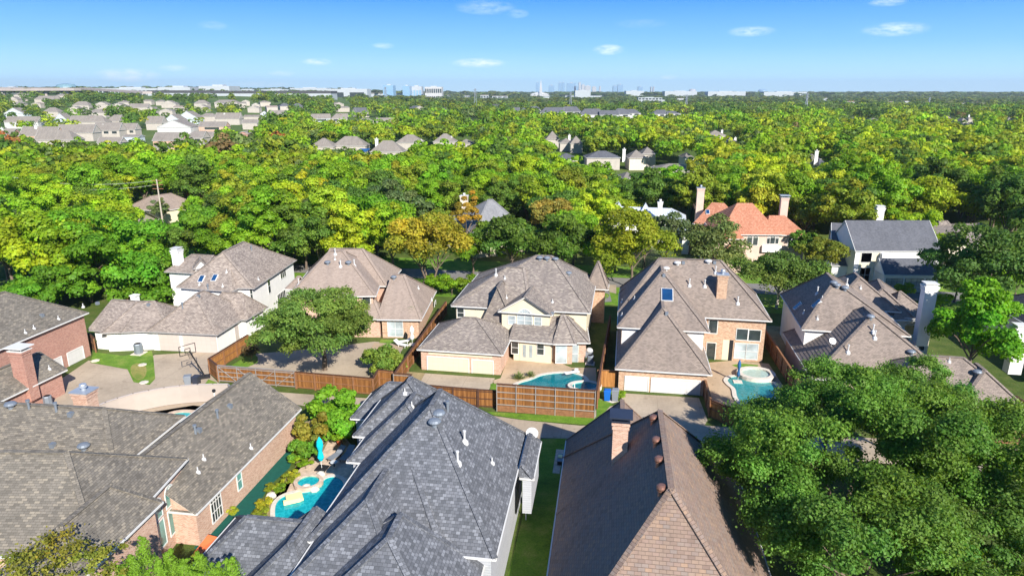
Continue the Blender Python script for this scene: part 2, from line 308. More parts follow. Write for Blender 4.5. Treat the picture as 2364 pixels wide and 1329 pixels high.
# ---------------------------------------------------------------- houses
KK=[0]
FOOT=[]  # footprints to keep trees out: (cx,cy,r)
PROT=[]  # visible things trees must not hide: (x0,y0,x1,y1,depthY)
class House:
    def __init__(s,name,label,cat,loc,wall,roof,trim='trim',group=None,oh=.45,caps=True):
        s.root=thing(name,label,cat,loc,group); s.wm=M[wall]; s.rm=M[roof]; s.tm=M[trim]; s.oh=oh
        s.roof=MB(); s.wall=MB(); s.fas=MB(); s.caps=MB(); s.docaps=caps; s.blocks=[]; s.k=0; s.done=False; s.late=[]; s.extra={}
    def block(s,A,B,e,D=None,R0=None,R1=None,rd='x',back=None,fr=.5,z0=0,oh=None,g0=False,g1=False,zr=None,i0=None,i1=None,walls=True,wmat=None,trim=True):
        """rectangular roofed block: A,B pixels (or Vectors) of the front eave, e its height, D depth,
        R0,R1 pixels of the ridge ends; g0/g1 gable ends; zr,i0,i1 override ridge height and insets"""
        s.k+=1; KK[0]+=1; eps=.004*s.k; e=e+eps
        a=A.copy() if isinstance(A,Vector) else G(A,e); b=B.copy() if isinstance(B,Vector) else G(B,e); a.z=b.z=e
        u=(b-a); W=u.length; u.normalize(); n=Vector((-u.y,u.x,0))
        if back is not None:
            k=back.copy() if isinstance(back,Vector) else G(back,e); D=(k-a).dot(n)
        if rd=='x': O=a+n*D*fr; d=u; L=W; half=D*fr
        else: O=a+u*W*fr; d=n; L=D; half=W*fr
        ts=[];zs=[]
        for R in (R0,R1):
            if R is None: ts.append(None); continue
            t,z=vp(O,d,R); ts.append(t); zs.append(z)
        z=zr if zr is not None else sum(zs)/len(zs)
        if i0 is None: i0=ts[0] if ts[0] is not None else (0 if g0 else half)
        if i1 is None: i1=(L-ts[1]) if ts[1] is not None else (0 if g1 else half)
        if g0: i0=0
        if g1: i1=0
        i0=max(0,i0); i1=max(0,i1)
        if i0+i1>L: m=(i0+i1-L)/2; i0-=m; i1-=m; 
        c=b+n*D; dd=a+n*D      # a front-left, b front-right, c back-right, dd back-left
        r0=Vector((O.x,O.y,0))+d*i0; r1=Vector((O.x,O.y,0))+d*(L-i1); r0.z=r1.z=z
        rf=s.roof
        q=[a,b,c,dd]
        if rd=='x': faces=[[a,b,r1,r0],[c,dd,r0,r1],[b,c,r1],[dd,a,r0]]; hips=[(a,r0),(dd,r0),(b,r1),(c,r1),(r0,r1)]
        else: faces=[[b,c,r1,r0],[dd,a,r0,r1],[a,b,r0],[c,dd,r1]]; hips=[(a,r0),(b,r0),(c,r1),(dd,r1),(r0,r1)]
        wall=s.extra.setdefault(wmat,MB()) if wmat else s.wall
        gi0=i0<.01; gi1=i1<.01
        for fi,f in enumerate(faces):
            if (fi==2 and (gi1 if rd=='x' else gi0)) or (fi==3 and (gi0 if rd=='x' else gi1)):
                inw=(O+d*(L/2)-(f[0]+f[1])/2); inw=d*(1 if inw.dot(d)>0 else -1); o_=(s.oh if oh is None else oh)+eps*.7
                wall.poly([f[0]+inw*o_-Vector((0,0,.1)),f[1]+inw*o_-Vector((0,0,.1)),f[2]+inw*o_-Vector((0,0,.03))])
                if trim:
                    for q0 in (f[0],f[1]): s.fas.beam(q0-inw*.02-Vector((0,0,.08)),f[2]-inw*.02-Vector((0,0,.08)),.06,.16)
                continue
            if (f[-1]-f[-2]).length<.01: f=f[:-1]
            rf.poly(f)
        low=[p-Vector((0,0,.12)) for p in q]
        rf.poly(low[::-1])
        if s.docaps:
            for h0,h1 in hips:
                if (h1-h0).length>.3: s.caps.beam(h0+Vector((0,0,.03)),h1+Vector((0,0,.03)),.34,.06)
        # gutters / fascia: a thin proud board round the eave
        if trim:
            for k in range(4):
                p0,p1=q[k],q[(k+1)%4]; dv=(p1-p0).normalized(); o=Vector((dv.y,-dv.x,0))*.05
                s.fas.beam(p0+o-dv*.05-Vector((0,0,.06)),p1+o+dv*.05-Vector((0,0,.06)),.08,.12)
        oh=(s.oh if oh is None else oh)+eps*.7
        w=[a+(u+n)*oh,b+(-u+n)*oh,c+(-u-n)*oh,dd+(u-n)*oh]
        for p in w: p.z=z0
        if walls:
            hgt=e-.1-z0
            for k in range(4): wall.poly([w[k],w[(k+1)%4],w[(k+1)%4]+Vector((0,0,hgt)),w[k]+Vector((0,0,hgt))])
        blk=dict(a=a,b=b,c=c,d=dd,u=u,n=n,W=W,D=D,z=z,e=e,r0=r0,r1=r1,w=w,z0=z0,pitch=(z-e)/half)
        blk['front']=(w[0],u,-n,W-2*oh); blk['right']=(w[1],n,u,D-2*oh); blk['left']=(w[3],-n,-u,D-2*oh)
        s.blocks.append(blk)
        cx=(a+c)/2; FOOT.append((a.x,a.y,u.x,u.y,W,D,e))
        return blk
    def pt(s,blk,side,p,proud=0):
        O,d,o,L=blk[side]; t,z=vp(O,d,p); return O+d*t+Vector((0,0,z-O.z))+o*proud
    def rect(s,blk,side,p0,p1):
        "pixel corners (top-left, bottom-right) on a wall -> t0,t1,z0,z1"
        O,d,o,L=blk[side]; ta,za=vp(O,d,p0); tb,zb=vp(O,d,p1)
        return min(ta,tb),max(ta,tb),min(za,zb),max(za,zb)
    def panel(s,blk,side,r,proud,mb,th=.04):
        O,d,o,L=blk[side]; t0,t1,z0,z1=r; base=Vector((O.x,O.y,0))
        P=lambda t,z,q: base+d*t+o*q+Vector((0,0,z))
        f=[P(t0,z0,proud),P(t1,z0,proud),P(t1,z1,proud),P(t0,z1,proud)]; bk=[P(t0,z0,proud-th),P(t1,z0,proud-th),P(t1,z1,proud-th),P(t0,z1,proud-th)]
        mb.poly(f,[(0,0),(t1-t0,0),(t1-t0,z1-z0),(0,z1-z0)])
        for k in range(4): mb.poly([bk[k],bk[(k+1)%4],f[(k+1)%4],f[k]])
        return P
    def window(s,blk,side,p0,p1,glass='glass',nx=1,ny=2,frame='trim',arch=0,r=None,name='window',bw=.07):
        r=r or s.rect(blk,side,p0,p1); t0,t1,z0,z1=r
        pane=MB(); P=s.panel(blk,side,r,.02,pane)
        cm=(t0+t1)/2; ra=(t1-t0)/2
        if arch:
            pts=[P(cm+ra*math.cos(a),z1+ra*arch*math.sin(a),.02) for a in [math.pi*k/12 for k in range(13)]]
            pane.poly(pts)
        w=pane.build(name,M[glass],s.root)
        fm=MB(); bar=lambda ta,tb,za,zb: s.panel(blk,side,(ta,tb,za,zb),.06,fm,.07)
        bar(t0-bw,t0,z0,z1); bar(t1,t1+bw,z0,z1); bar(t0-bw,t1+bw,z0-bw*1.3,z0)
        if arch:
            q=[P(cm+(ra)*math.cos(a),z1+ra*arch*math.sin(a),.05) for a in [math.pi*k/12 for k in range(13)]]
            for a_,b_ in zip(q,q[1:]): fm.beam(a_,b_,bw*1.4,.06,up=blk[side][2])
            for k in range(2,11,2): fm.beam(P(cm,z1,.04),q[k],.03,.03,up=blk[side][2])
            bar(t0,t1,z1-bw/2,z1)
        else: bar(t0-bw,t1+bw,z1,z1+bw)
        for i in range(1,nx): x=t0+(t1-t0)*i/nx; s.panel(blk,side,(x-.025,x+.025,z0,z1),.05,fm,.05)
        for i in range(1,ny): y=z0+(z1-z0)*i/ny; s.panel(blk,side,(t0,t1,y-.025,y+.025),.055,fm,.05)
        fm.build('frame',M[frame],w); return w
    def garage(s,blk,side,p0,p1,mat,r=None,trim='trim'):
        r=r or s.rect(blk,side,p0,p1); t0,t1,z0,z1=r; z0=.0; mb=MB(); s.panel(blk,side,(t0,t1,.02,z1),.03,mb)
        g=mb.build('garage_door',M[mat],s.root); f=MB()
        for q in ((t0-.1,t0,.02,z1+.1),(t1,t1+.1,.02,z1+.1),(t0,t1,z1,z1+.12)): s.panel(blk,side,q,.08,f,.09)
        f.build('frame',M[trim],g); return g
    def strip(s,blk,side,t0,t1,z0,z1,mat,name='trim_board',proud=.05):
        mb=MB(); s.panel(blk,side,(t0,t1,z0,z1),proud,mb,.08); return mb.build(name,M[mat],s.root)
    def finish(s):
        s.wallo=s.wall.build('wall',s.wm,s.root) if s.wall.v else None
        for k,mb in s.extra.items(): mb.build('wall',M[k],s.root)
        s.roofo=s.roof.build('roof',s.rm,s.root)
        if s.fas.v: s.fas.build('gutter',s.tm,s.roofo)
        if s.caps.v: s.caps.build('ridge_cap',s.rm,s.roofo)
        for fn in s.late: fn()
        return s
    def roofz(s,x,y):
        best=None
        for b in s.blocks:
            p=Vector((x,y,0)); q=p-Vector((b['a'].x,b['a'].y,0)); t=q.dot(b['u']); v=q.dot(b['n'])
            if t<0 or v<0 or t>b['W'] or v>b['D']: continue
            for f in (0,1,2,3):
                pass
            # height = min over the four planes
            r0=b['r0']-b['a']; r1=b['r1']-b['a']; hz=b['z']-b['e']
            ru0,rn0,ru1,rn1=r0.dot(b['u']),r0.dot(b['n']),r1.dot(b['u']),r1.dot(b['n'])
            hs=[hz]
            hs.append(hz*v/max(rn0,.01) if rn0>.01 else hz); hs.append(hz*(b['D']-v)/max(b['D']-rn1,.01) if b['D']-rn1>.01 else hz)
            hs.append(hz*t/max(ru0,.01) if ru0>.01 else hz); hs.append(hz*(b['W']-t)/max(b['W']-ru1,.01) if b['W']-ru1>.01 else hz)
            h=b['e']+min(hs); best=h if best is None else max(best,h)
        return best
    def roofpt(s,p):
        "first roof point hit by the pixel's line of sight"
        d=Vector(ray(p)); t=10.
        while t<260:
            q=Vector((0,0,H))+d*t; h=s.roofz(q.x,q.y)
            if h is not None and q.z<=h+.02: q.z=h; return q
            t+=.08
        print('MISS',s.root.name,p); return G(p,s.blocks[0]['e'])
    def vents(s,lst):
        for kind,p in lst:
            q=s.roofpt(p); mb=MB()
            if kind=='pipe': mb.tube(q-Vector((0,0,.1)),q+Vector((0,0,.75)),.07,.07,8); mb.tube(q+Vector((0,0,.75)),q+Vector((0,0,.85)),.11,.11,8); mb.lathe(q-Vector((0,0,.2)),[(.28,0),(.24,.25),(.09,.4)],8); mat='pipe'; nm='vent_pipe'
            elif kind=='spipe': mb.tube(q-Vector((0,0,.1)),q+Vector((0,0,.4)),.05,.05,8); mb.lathe(q-Vector((0,0,.15)),[(.2,0),(.17,.18),(.06,.28)],8); mat='pipe'; nm='vent_pipe'
            elif kind=='dpipe': mb.tube(q-Vector((0,0,.1)),q+Vector((0,0,.6)),.09,.09,8); mb.tube(q+Vector((0,0,.6)),q+Vector((0,0,.75)),.15,.15,8); mat='vent'; nm='vent_pipe'
            elif kind=='dome': mb.lathe(q-Vector((0,0,.1)),[(.2,0),(.2,.3),(.42,.32),(.44,.4),(.34,.52),(.15,.58)]); mat='vent'; nm='turbine_vent'
            elif kind=='wdome': mb.lathe(q-Vector((0,0,.1)),[(.2,0),(.2,.25),(.45,.27),(.46,.35),(.36,.45),(.15,.5)]); mat='pipe'; nm='turbine_vent'
            elif kind=='copper': mb.lathe(q-Vector((0,0,.3)),[(.2,0),(.18,.45),(.26,.47),(.26,.52),(.19,.54),(.19,.58),(.29,.6),(.29,.68),(.26,.77),(.15,.83)]); mat='copper'; nm='turbine_vent'
            elif kind=='box': mb.box(q-Vector((0,0,.1)),.35,.35,.35,-.17); mat='vent'; nm='box_vent'
            mb.build(nm,M[mat],s.roofo,smooth=False)
    def chimney(s,p,w,d,top,mat='brick_pink',cap='cap',ang=-9.6,kind='slab',below=3.):
        q=s.roofpt(p) if not isinstance(p,Vector) else p; a=math.radians(ang); mb=MB(); base=Vector((q.x,q.y,q.z-below))
        if isinstance(top,tuple): d_=ray((0,top[1])); top=H+d_[2]*q.y/d_[1]
        mb.box(base,w,d,top-base.z,a)
        mb.box(Vector((q.x,q.y,top-.5)),w+.12,d+.12,.18,a); mb.box(Vector((q.x,q.y,top-.2)),w+.2,d+.2,.2,a)
        ch=mb.build('chimney',M[mat],s.roofo); c2=MB()
        if kind=='slab': c2.box(Vector((q.x,q.y,top)),w+.3,d+.3,.08,a); c2.lathe(Vector((q.x,q.y,top+.08)),[(.18,0),(.18,.2),(.3,.22),(.3,.3),(.2,.38),(.28,.42),(.24,.5)])
        elif kind=='hood':
            for i in (-1,1):
                for j in (-1,1): c2.box(Vector((q.x+math.cos(a)*i*w*.42-math.sin(a)*j*d*.42,q.y+math.sin(a)*i*w*.42+math.cos(a)*j*d*.42,top)),.06,.06,.35,a)
            c2.box(Vector((q.x,q.y,top)),w+.2,d+.2,.07,a); c2.box(Vector((q.x,q.y,top+.35)),w+.5,d+.5,.1,a)
        elif kind=='shroud': c2.box(Vector((q.x,q.y,top)),w+.3,d+.3,.12,a); c2.box(Vector((q.x,q.y,top+.12)),w-.1,d-.1,.25,a); c2.box(Vector((q.x,q.y,top+.37)),w+.15,d+.15,.1,a)
        c2.build('cap',M[cap],ch); return ch
    def skylight(s,p,w,l,dirn,mat='glassblue'):
        "glazed unit lying on the slope; dirn = downhill unit vector (xy), pitch taken from the roof"
        q=s.roofpt(p); dn=Vector((dirn[0],dirn[1],0)).normalized(); q2=q-dn*.3
        h2=s.roofz(q2.x,q2.y) or q.z; pt=(h2-q.z)/.3; sl=(Vector((-dn.x,-dn.y,pt))).normalized(); r=Vector((-dn.y,dn.x,0)); nn=r.cross(sl); nn=nn if nn.z>0 else -nn
        fr=MB(); gl=MB()
        def slab(mb,w_,l_,o0,o1):
            A=[q+r*(x*w_/2)+sl*(y*l_/2)+nn*o0 for x,y in ((-1,-1),(1,-1),(1,1),(-1,1))]; B=[p_+nn*(o1-o0) for p_ in A]
            for k in range(4): mb.poly([A[k],A[(k+1)%4],B[(k+1)%4],B[k]])
            mb.poly(B); mb.poly(A[::-1])
        slab(fr,w,l,-.1,.16); slab(gl,w-.14,l-.14,.1,.18)
        o=fr.build('skylight',M['trim'],s.roofo); gl.build('pane',M[mat],o)
def courses(h,b,step=.3,lift=.035):
    "raised shingle courses on the left-hand slope of a block, so grazing sun picks out every row"
    a,d,r0,r1=b['a'],b['d'],b['r0'],b['r1']; ff=[d,a,r0,r1]
    nrm=(a-d).cross(r0-a).normalized(); nrm=nrm if nrm.z>0 else -nrm
    S=((r0+r1)/2-(a+d)/2).dot((nrm.cross(a-d)).normalized()); n=int(abs(S)/step)
    for k in range(n):
        f0,f1=k/n,(k+1)/n; L0,L1=d.lerp(r1,f0),a.lerp(r0,f0); U0,U1=d.lerp(r1,f1),a.lerp(r0,f1)
        q=[L0+nrm*lift,L1+nrm*lift,U1+nrm*.004,U0+nrm*.004]
        if (q[2]-q[3]).length<.02: q=q[:3]
        h.roof.poly(q); h.roof.poly([L0,L1,L1+nrm*lift,L0+nrm*lift])
def prot(x0,y0,x1,y1,Y): PROT.append((x0,y0,x1,y1,Y))
U96=Vector((math.cos(math.radians(9.6)),-math.sin(math.radians(9.6)),0)); N96=Vector((-U96.y,U96.x,0)); A96=math.radians(-9.6)
SUN_E=5.0; SKY_S=1.0; EXPO=.8
CLOUDS=[(295,174,60,14,.9),(732,143,34,8,.8),(1105,146,62,11,1.),(1405,115,36,12,.9),(1735,73,50,11,.6),(2068,68,62,14,.7),(885,106,26,7,.45),(400,157,28,7,.5),(1120,18,70,16,.35),(1195,32,26,10,.4),(1545,178,20,6,.6),(650,170,30,6,.5),(2050,6,36,8,.5),(490,60,30,10,.25),(1480,55,60,10,.15),(600,195,90,6,.3)]
CLOUD_C=(.62,.72,.80)
SKYR=[(0.0,(.36,.60,.80)),(.02,(.30,.56,.80)),(.06,(.13,.38,.76)),(.12,(.012,.205,.66)),(.17,(.012,.15,.48)),(.32,(.02,.12,.36)),(1,(.014,.08,.25))]
HAZE=.00008
# ================================================================ near houses
def vp_at(p,z): q=G(p,z); q.z=0; return q
def V(x,y,z=0): return Vector((x,y,z))
# ---- cream house with arched window (centre)
h=House('suburban_house','cream stucco house with an arched window in its front gable, brick double garage and pool','house',V(0,80),'cream','r_cream')
cu=h.block(z3(480,178),z3(1730,243),5.4,back=m3(650,790),R0=m3(150,585),R1=m3(290,588))
h.block(V(-7.6,80.9),V(2.2,79.3),5.4,D=10,R0=m2(2230,695),R1=m3(20,690),i1=1.5)
gb=h.block(z3(900,228),z3(1385,262),5.4,D=7,R0=z3(1145,92),rd='y',g0=True,i1=0,oh=.35)
gg=h.block(z3(170,570),z3(940,620),2.6,D=9.5,R0=z3(590,285),R1=z3(705,285),wmat='brick_pink',oh=.3)
h.block(V(-4.2,79.5),V(.6,78.7),2.6,D=6,R0=z3(765,205),rd='y',i0=.3,walls=False)
md=h.block(z3(1005,485),z3(1400,520),2.65,D=7,zr=5.1,i0=0,i1=0,fr=.75,oh=.35)
by=h.block(z3(1400,522),z3(1600,522),2.65,D=6.5,zr=5.2,i0=1.2,i1=1.2,wmat='brick_pink',oh=.35)
h.block(z3(1310,505),z3(1725,512)+(0,) if False else z3(1725,512),2.6,D=5.5,zr=5.0,i0=2.6,i1=2.6,wmat='brick_pink',oh=.4)
h.window(gb,'front',z3(1072,268),z3(1203,352),nx=2,ny=2,arch=1,glass='glassblind')
h.window(gb,'front',z3(990,268),z3(1050,345),glass='glassblind'); h.window(gb,'front',z3(1228,280),z3(1287,355),glass='glassblind')
h.window(cu,'front',z3(532,200),z3(590,280))
h.garage(gg,'front',z3(262,635),z3(633,812),'gd_cream'); h.garage(gg,'front',z3(665,665),z3(852,825),'gd_cream')
r=h.rect(gg,'front',z3(250,595),z3(858,640)); h.strip(gg,'front',.9,8.4,2.02,2.45,'cream','header_board',.02)
h.window(md,'front',z3(1022,498),z3(1080,610)); h.window(md,'front',z3(1252,510),z3(1310,620))
r=h.rect(md,'front',z3(1095,502),z3(1235,635)); mb=MB(); h.panel(md,'front',(r[0],r[1],.02,2.3),.05,mb); dd=mb.build('french_door',M['cream'],h.root)
mb=MB(); 
for q in (.2,.62): h.panel(md,'front',(r[0]+(r[1]-r[0])*q-.02,r[0]+(r[1]-r[0])*(q+.2),.5,2.1),.07,mb)
mb.build('pane',M['glassblind'],dd)
h.window(by,'front',z3(1422,530),z3(1512,690),glass='glassblind'); 
h.window(h.blocks[-1],'front',z3(1560,530),z3(1615,690),glass='glassblind')
h.window(h.blocks[-1],'front',z3(1335,525),z3(1385,650),glass='glassblind')
h.finish()
h.vents([('dome',m3(180,625)),('dome',m3(245,628)),('dome',m3(322,632)),('dome',m3(440,760)),('pipe',m2(2130,760)),('spipe',m2(2210,790)),('spipe',m2(2225,965)),('spipe',m3(295,1005)),('box',z3(1388,285))])
H_cream=h; prot(960,590,1372,880,72)
# ---- brick house with steep roofs, skylight and tall brick chimney
h=House('suburban_house','steep-roofed brick house with a white double garage and a brick chimney on its roof','house',V(18,72),'brick_tan','r_brown')
g6=h.block(z4(240,745),z4(1105,800),2.6,D=12,R0=z4(670,200),rd='y',i1=0,oh=.35)
l6=h.block(z4(258,370),z4(1085,415),5.4,D=14,zr=10.3,i0=7.3,i1=3,rd='y',oh=.45)
u6=h.block(V(12.85,77.7),z4(1645,315),5.4,D=11.2,R0=m3(1262,618),R1=m3(1815,620),oh=.45)
h.block(V(10.2,89.5),V(13.2,89.0),5.0,D=3,zr=8.6,i0=1.5,i1=1.5)  # turret roof behind
courses(h,l6,.34,.02); courses(h,g6,.34,.02)
r0=h.rect(l6,'front',z4(278,395),z4(1040,600)); h.strip(l6,'front',.05,l6['W']-1,2.6,5.2,'white','siding_panel',.03)
h.garage(g6,'front',z4(330,815),z4(525,985),'gd_white'); h.garage(g6,'front',z4(568,830),z4(988,1000),'gd_white')
h.strip(g6,'front',.75,2.62,2.2,2.45,'trim','header_board',.03); h.strip(g6,'front',3.0,8.4,2.2,2.45,'trim','header_board',.03)
h.window(u6,'front',z4(1335,385),z4(1425,487),ny=1); h.window(u6,'front',z4(1445,395),z4(1540,495),ny=1)
h.window(u6,'front',z4(1320,515),z4(1405,652),glass='glassblind'); h.window(u6,'front',z4(1425,520),z4(1512,660),glass='glassblind')
h.window(u6,'front',z4(1085,305),z4(1150,425),ny=1); h.window(u6,'front',z4(1065,510),z4(1130,665),ny=1)
r=h.rect(u6,'front',z4(1205,530),z4(1285,680)); mb=MB(); h.panel(u6,'front',(r[0],r[1],.02,2.6),.02,mb); mb.build('door',M['cream'],h.root)
mb=MB(); h.panel(u6,'front',(r[0]+.75,r[1],.02,2.6),.035,mb); mb.build('door_recess_shade',M['black'],h.root)  # flat black panel painted in for the shade of the recessed doorway
h.finish()
h.chimney(m3(1815,935),1.15,1.0,('y',633),'brick_tan')
h.skylight(m3(1330,945),1.35,1.9,(-N96.x,-N96.y))
h.vents([('wdome',m3(1422,665)),('wdome',m3(1700,655)),('pipe',m3(1530,855)),('pipe',m3(1668,862)),('pipe',m3(1965,1022)),('pipe',m3(1765,745)),('wdome',m3(1318,715)),('box',m3(1475,660)),('box',m3(1757,655)),('box',m3(1300,770)),('spipe',m3(1035,975)),('spipe',m3(922,1005)),('spipe',m3(922,1125)),('box',z4(700,255))])
prot(1420,600,1780,925,66)
# ---- tan hip-roofed house behind the live oak
h=House('suburban_house','brick house under a broad plain tan hip roof, half hidden by the live oak','house',V(-20,90),'brick_pink','r_tan',oh=.45)
d1=h.block(m2(245,968),m2(1045,948),5.4,D=14,R0=m2(630,548),R1=m2(750,545))
h.block(V(-28,84.8),V(-19.5,85.4),5.4,D=13,zr=9.9,i0=3.4,i1=3.4)
d2=h.block(m2(1060,1160),m2(1455,1165),2.7,back=m2(1670,905),R0=m2(1200,755),R1=m2(1300,758),wmat='brick_tan')
h.block(m2(800,1152),m2(1100,1158),2.7,D=4.5,zr=4.6,i0=1.5,i1=1.5,walls=True)
d3=h.block(m2(230,885),m2(300,890),4.6,D=4,zr=6.,i0=1,i1=0)
bq=G(m2(1145,862),5.3); h.block(bq-V(10,-.6,0),bq,5.3,D=9,zr=9.5,i0=1,i1=4.4)
h.window(d1,'front',m2(925,958),m2(1000,1075),ny=1)
h.window(d1,'front',m2(760,980),m2(830,1080))
h.window(d2,'front',m2(1152,1178),m2(1292,1312),nx=2,ny=2,glass='glassblind')
h.window(d2,'right',m2(1573,1010),m2(1588,1090),ny=1)
h.window(h.blocks[3],'front',m2(845,1165),m2(950,1240),nx=2,glass='glassblind')
h.finish()
h.vents([('dome',m2(612,665)),('dome',m2(800,665)),('dome',m2(1208,795)),('dome',m2(395,950)),('pipe',m2(680,575)),('pipe',m2(728,685)),('pipe',m2(852,675)),('pipe',m2(352,845)),('spipe',m2(678,620)),('spipe',m2(1428,880)),('spipe',m2(1548,1000))])
prot(665,585,1028,700,84); prot(885,690,1028,780,80)
# ---- white stucco house with long garage wing
h=House('suburban_house','white stucco two-storey house with a long low garage wing and beige garage doors','house',V(-42,86),'white','r_taupe','gutter',oh=.4)
w1=h.block(m1(1590,870),m1(2290,880),5.4,back=m2(385,625),zr=9.6,i0=3.5,i1=6,rd='y')
w1b=h.block(m1(1600,872),m1(2085,908),5.38,D=7,zr=8.0,i0=2.4,i1=2.4)
w2=h.block(m1(1485,730),m1(1800,748),5.4,D=9,R0=m1(1735,578),R1=m1(1930,582),i1=.6)
w3=h.block(m1(1745,705),m1(1890,690),6.0,D=3.0,zr=7.2,rd='y',g0=True,i1=.5,oh=.2,z0=5)
ga=h.block(m1(1315,1268),m1(1960,1298),2.6,back=m1(2310,1080),zr=6.4,i0=3.9,i1=3.9,rd='y')
gc=h.block(m1(800,1255),m1(1080,1278),2.6,D=9,R0=m1(740,995),zr=5.2,i1=0)
gd=h.block(V(-50.5,78.2),V(-42.5,79.2),2.6,D=8,zr=5.3,i0=3,i1=3,trim=True)
ge=h.block(V(-41,84.2),V(-34.5,83.2),2.6,D=5.5,zr=5.4,i0=2,i1=2)
h.garage(ga,'front',m1(1380,1300),m1(1605,1400),'gd_beige',r=(.9,3.7,0,2.15),trim='trim'); h.garage(ga,'front',m1(1645,1300),m1(1960,1400),'gd_beige',r=(4.1,8.6,0,2.15),trim='trim')
h.window(w1,'right',m2(65,805),m2(100,912),ny=2); h.window(w1,'right',m2(-15,840),m2(-5,880)) if 0 else None
h.window(w1,'front',m1(2290,895),m1(2320,975)) if 0 else None
h.window(w1,'right',m2(155,945),m2(235,985),nx=5,ny=1); h.window(w1,'right',m2(180,730),m2(235,765),nx=3,ny=1)
h.window(w1,'front',m1(2255,890),m1(2285,975))
mb=MB(); h.panel(ga,'right',(4.2,5.1,.02,2.1),.04,mb); mb.build('door',M['gd_beige'],h.root)
h.finish()
h.chimney(m1(1610,655),1.1,1.2,('y',578),'white','pipe',kind='shroud')
h.skylight(m1(1820,800),.75,1.15,(-N96.x,-N96.y)); h.skylight(m1(1938,790),.75,1.15,(-N96.x,-N96.y))
h.vents([('dpipe',m1(1648,1060)),('dpipe',m1(1880,905)),('spipe',m1(1800,850)),('spipe',m1(2010,865)),('dpipe',m1(2270,540)),('spipe',m1(2045,735)),('box',m1(1790,960)),('box',m1(1340,1035)),('box',m1(880,1020)),('spipe',m1(750,1045)),('spipe',m1(2330,800))])
prot(383,560,700,830,78); prot(165,672,400,830,76)
# ---- red brick house, upper left edge
h=House('suburban_house','red brick house at the left edge with a brick chimney and two white garage doors','house',V(-58,70),'brick_red','r_old',oh=.35)
def side_block(h,Bf,Bb,e,Wd,**k):
    "block whose right-hand (east) eave runs from Bf (front) to Bb (back)"
    b=Bf if isinstance(Bf,Vector) else G(Bf,e); c=Bb if isinstance(Bb,Vector) else G(Bb,e); n=(c-b).normalized(); u=Vector((n.y,-n.x,0)); a=b-u*Wd
    return h.block(a,b,e,D=(c-b).length,rd=k.pop('rd','y'),**k)
ea=G((0,806),5.4); eb=G(z1(795,240),5.4); ea2=ea-(eb-ea).normalized()*6
a1=side_block(h,ea2,eb,5.4,11.,zr=9.3,i0=5,i1=5.2)
la=G(z1(0,1040),2.6); lb=G(z1(600,755),2.6); la2=la-(lb-la).normalized()*5
a2=side_block(h,la2,lb,2.6,5.,zr=4.6,i0=3,i1=.5)
h.garage(a1,'right',z1(605,610),z1(780,760),'gd_white'); h.garage(a1,'right',z1(440,690),z1(580,800),'gd_white')
h.finish()
h.chimney(z1(235,855),1.5,1.1,('y',808),'brick_red','trim',kind='hood',below=2)
h.vents([('box',z1(380,275)),('spipe',z1(527,295)),('spipe',z1(307,385)),('spipe',z1(228,420)),('spipe',z1(445,745))])
prot(0,680,212,930,60)
# ---- near left house: big weathered roof, pinkish brick
h=House('suburban_house','large pinkish brick house in the lower left with a mottled roof and tall arched windows','house',V(-28,42),'brick_pink','r_old',oh=.35)
fr_=G(b1(860,1160),5.4); br_=G((432,1058.8),5.4)
e1=side_block(h,fr_,br_,5.4,17,R0=None,zr=9.0,i0=0,i1=4.7,rd='x')
e2=side_block(h,V(-27.9,42.0,0),G((395,985),5.4),5.4,16,zr=8.0,i0=0,i1=3.5,rd='x')
e3=side_block(h,V(-23.6,30.5,0),V(-22.77,38.37),5.4,5,zr=7.2,i0=2.5,i1=1.2)
ef=G((454,1185),2.9); eb=G((694,944),2.9)
e4=side_block(h,ef,eb,2.9,9.4,zr=6.2,i0=0,g1=True,g0=True)
def archwin(blk,side,p0,p1,**k): return h.window(blk,side,p0,p1,**k)
h.window(e4,'right',b1(1838,625),b1(1955,775),nx=4,ny=3); h.window(e4,'right',b1(2075,430),b1(2130,540),glass='glassteal')
for (pa,pb) in ((b1(1400,1005),b1(1455,960)),(b1(1495,915),b1(1560,865))):
    O_,d_,o_,L_=e1['right']; ta,za=vp(O_,d_,pa); tb,zb=vp(O_,d_,pb)
    h.window(e1,'right',None,None,arch=.8,glass='glassteal',ny=1,r=(ta,tb,3.2,4.3)); h.window(e1,'right',None,None,glass='glassteal',ny=1,r=(ta,tb,1.0,2.9)); print('win',ta,tb,za,zb)
h.finish()
h.chimney(V(G((205,962),5.8).x,G((205,962),5.8).y,5.8),1.3,1.1,('y',901),'brick_pink','cap')
h.vents([('dome',b1(740,215)),('box',b1(465,190)),('dpipe',z1(1965,1190)),('box',z1(2075,1095)),('dpipe',b1(1720,80)),('box',b1(1750,60)),('spipe',b1(2205,205)),('spipe',b1(1790,300)),('spipe',b1(1740,415)),('dome',z1(100,1095)),('dpipe',z1(265,1110)),('dpipe',z1(510,1130)),('box',z1(640,1165))])
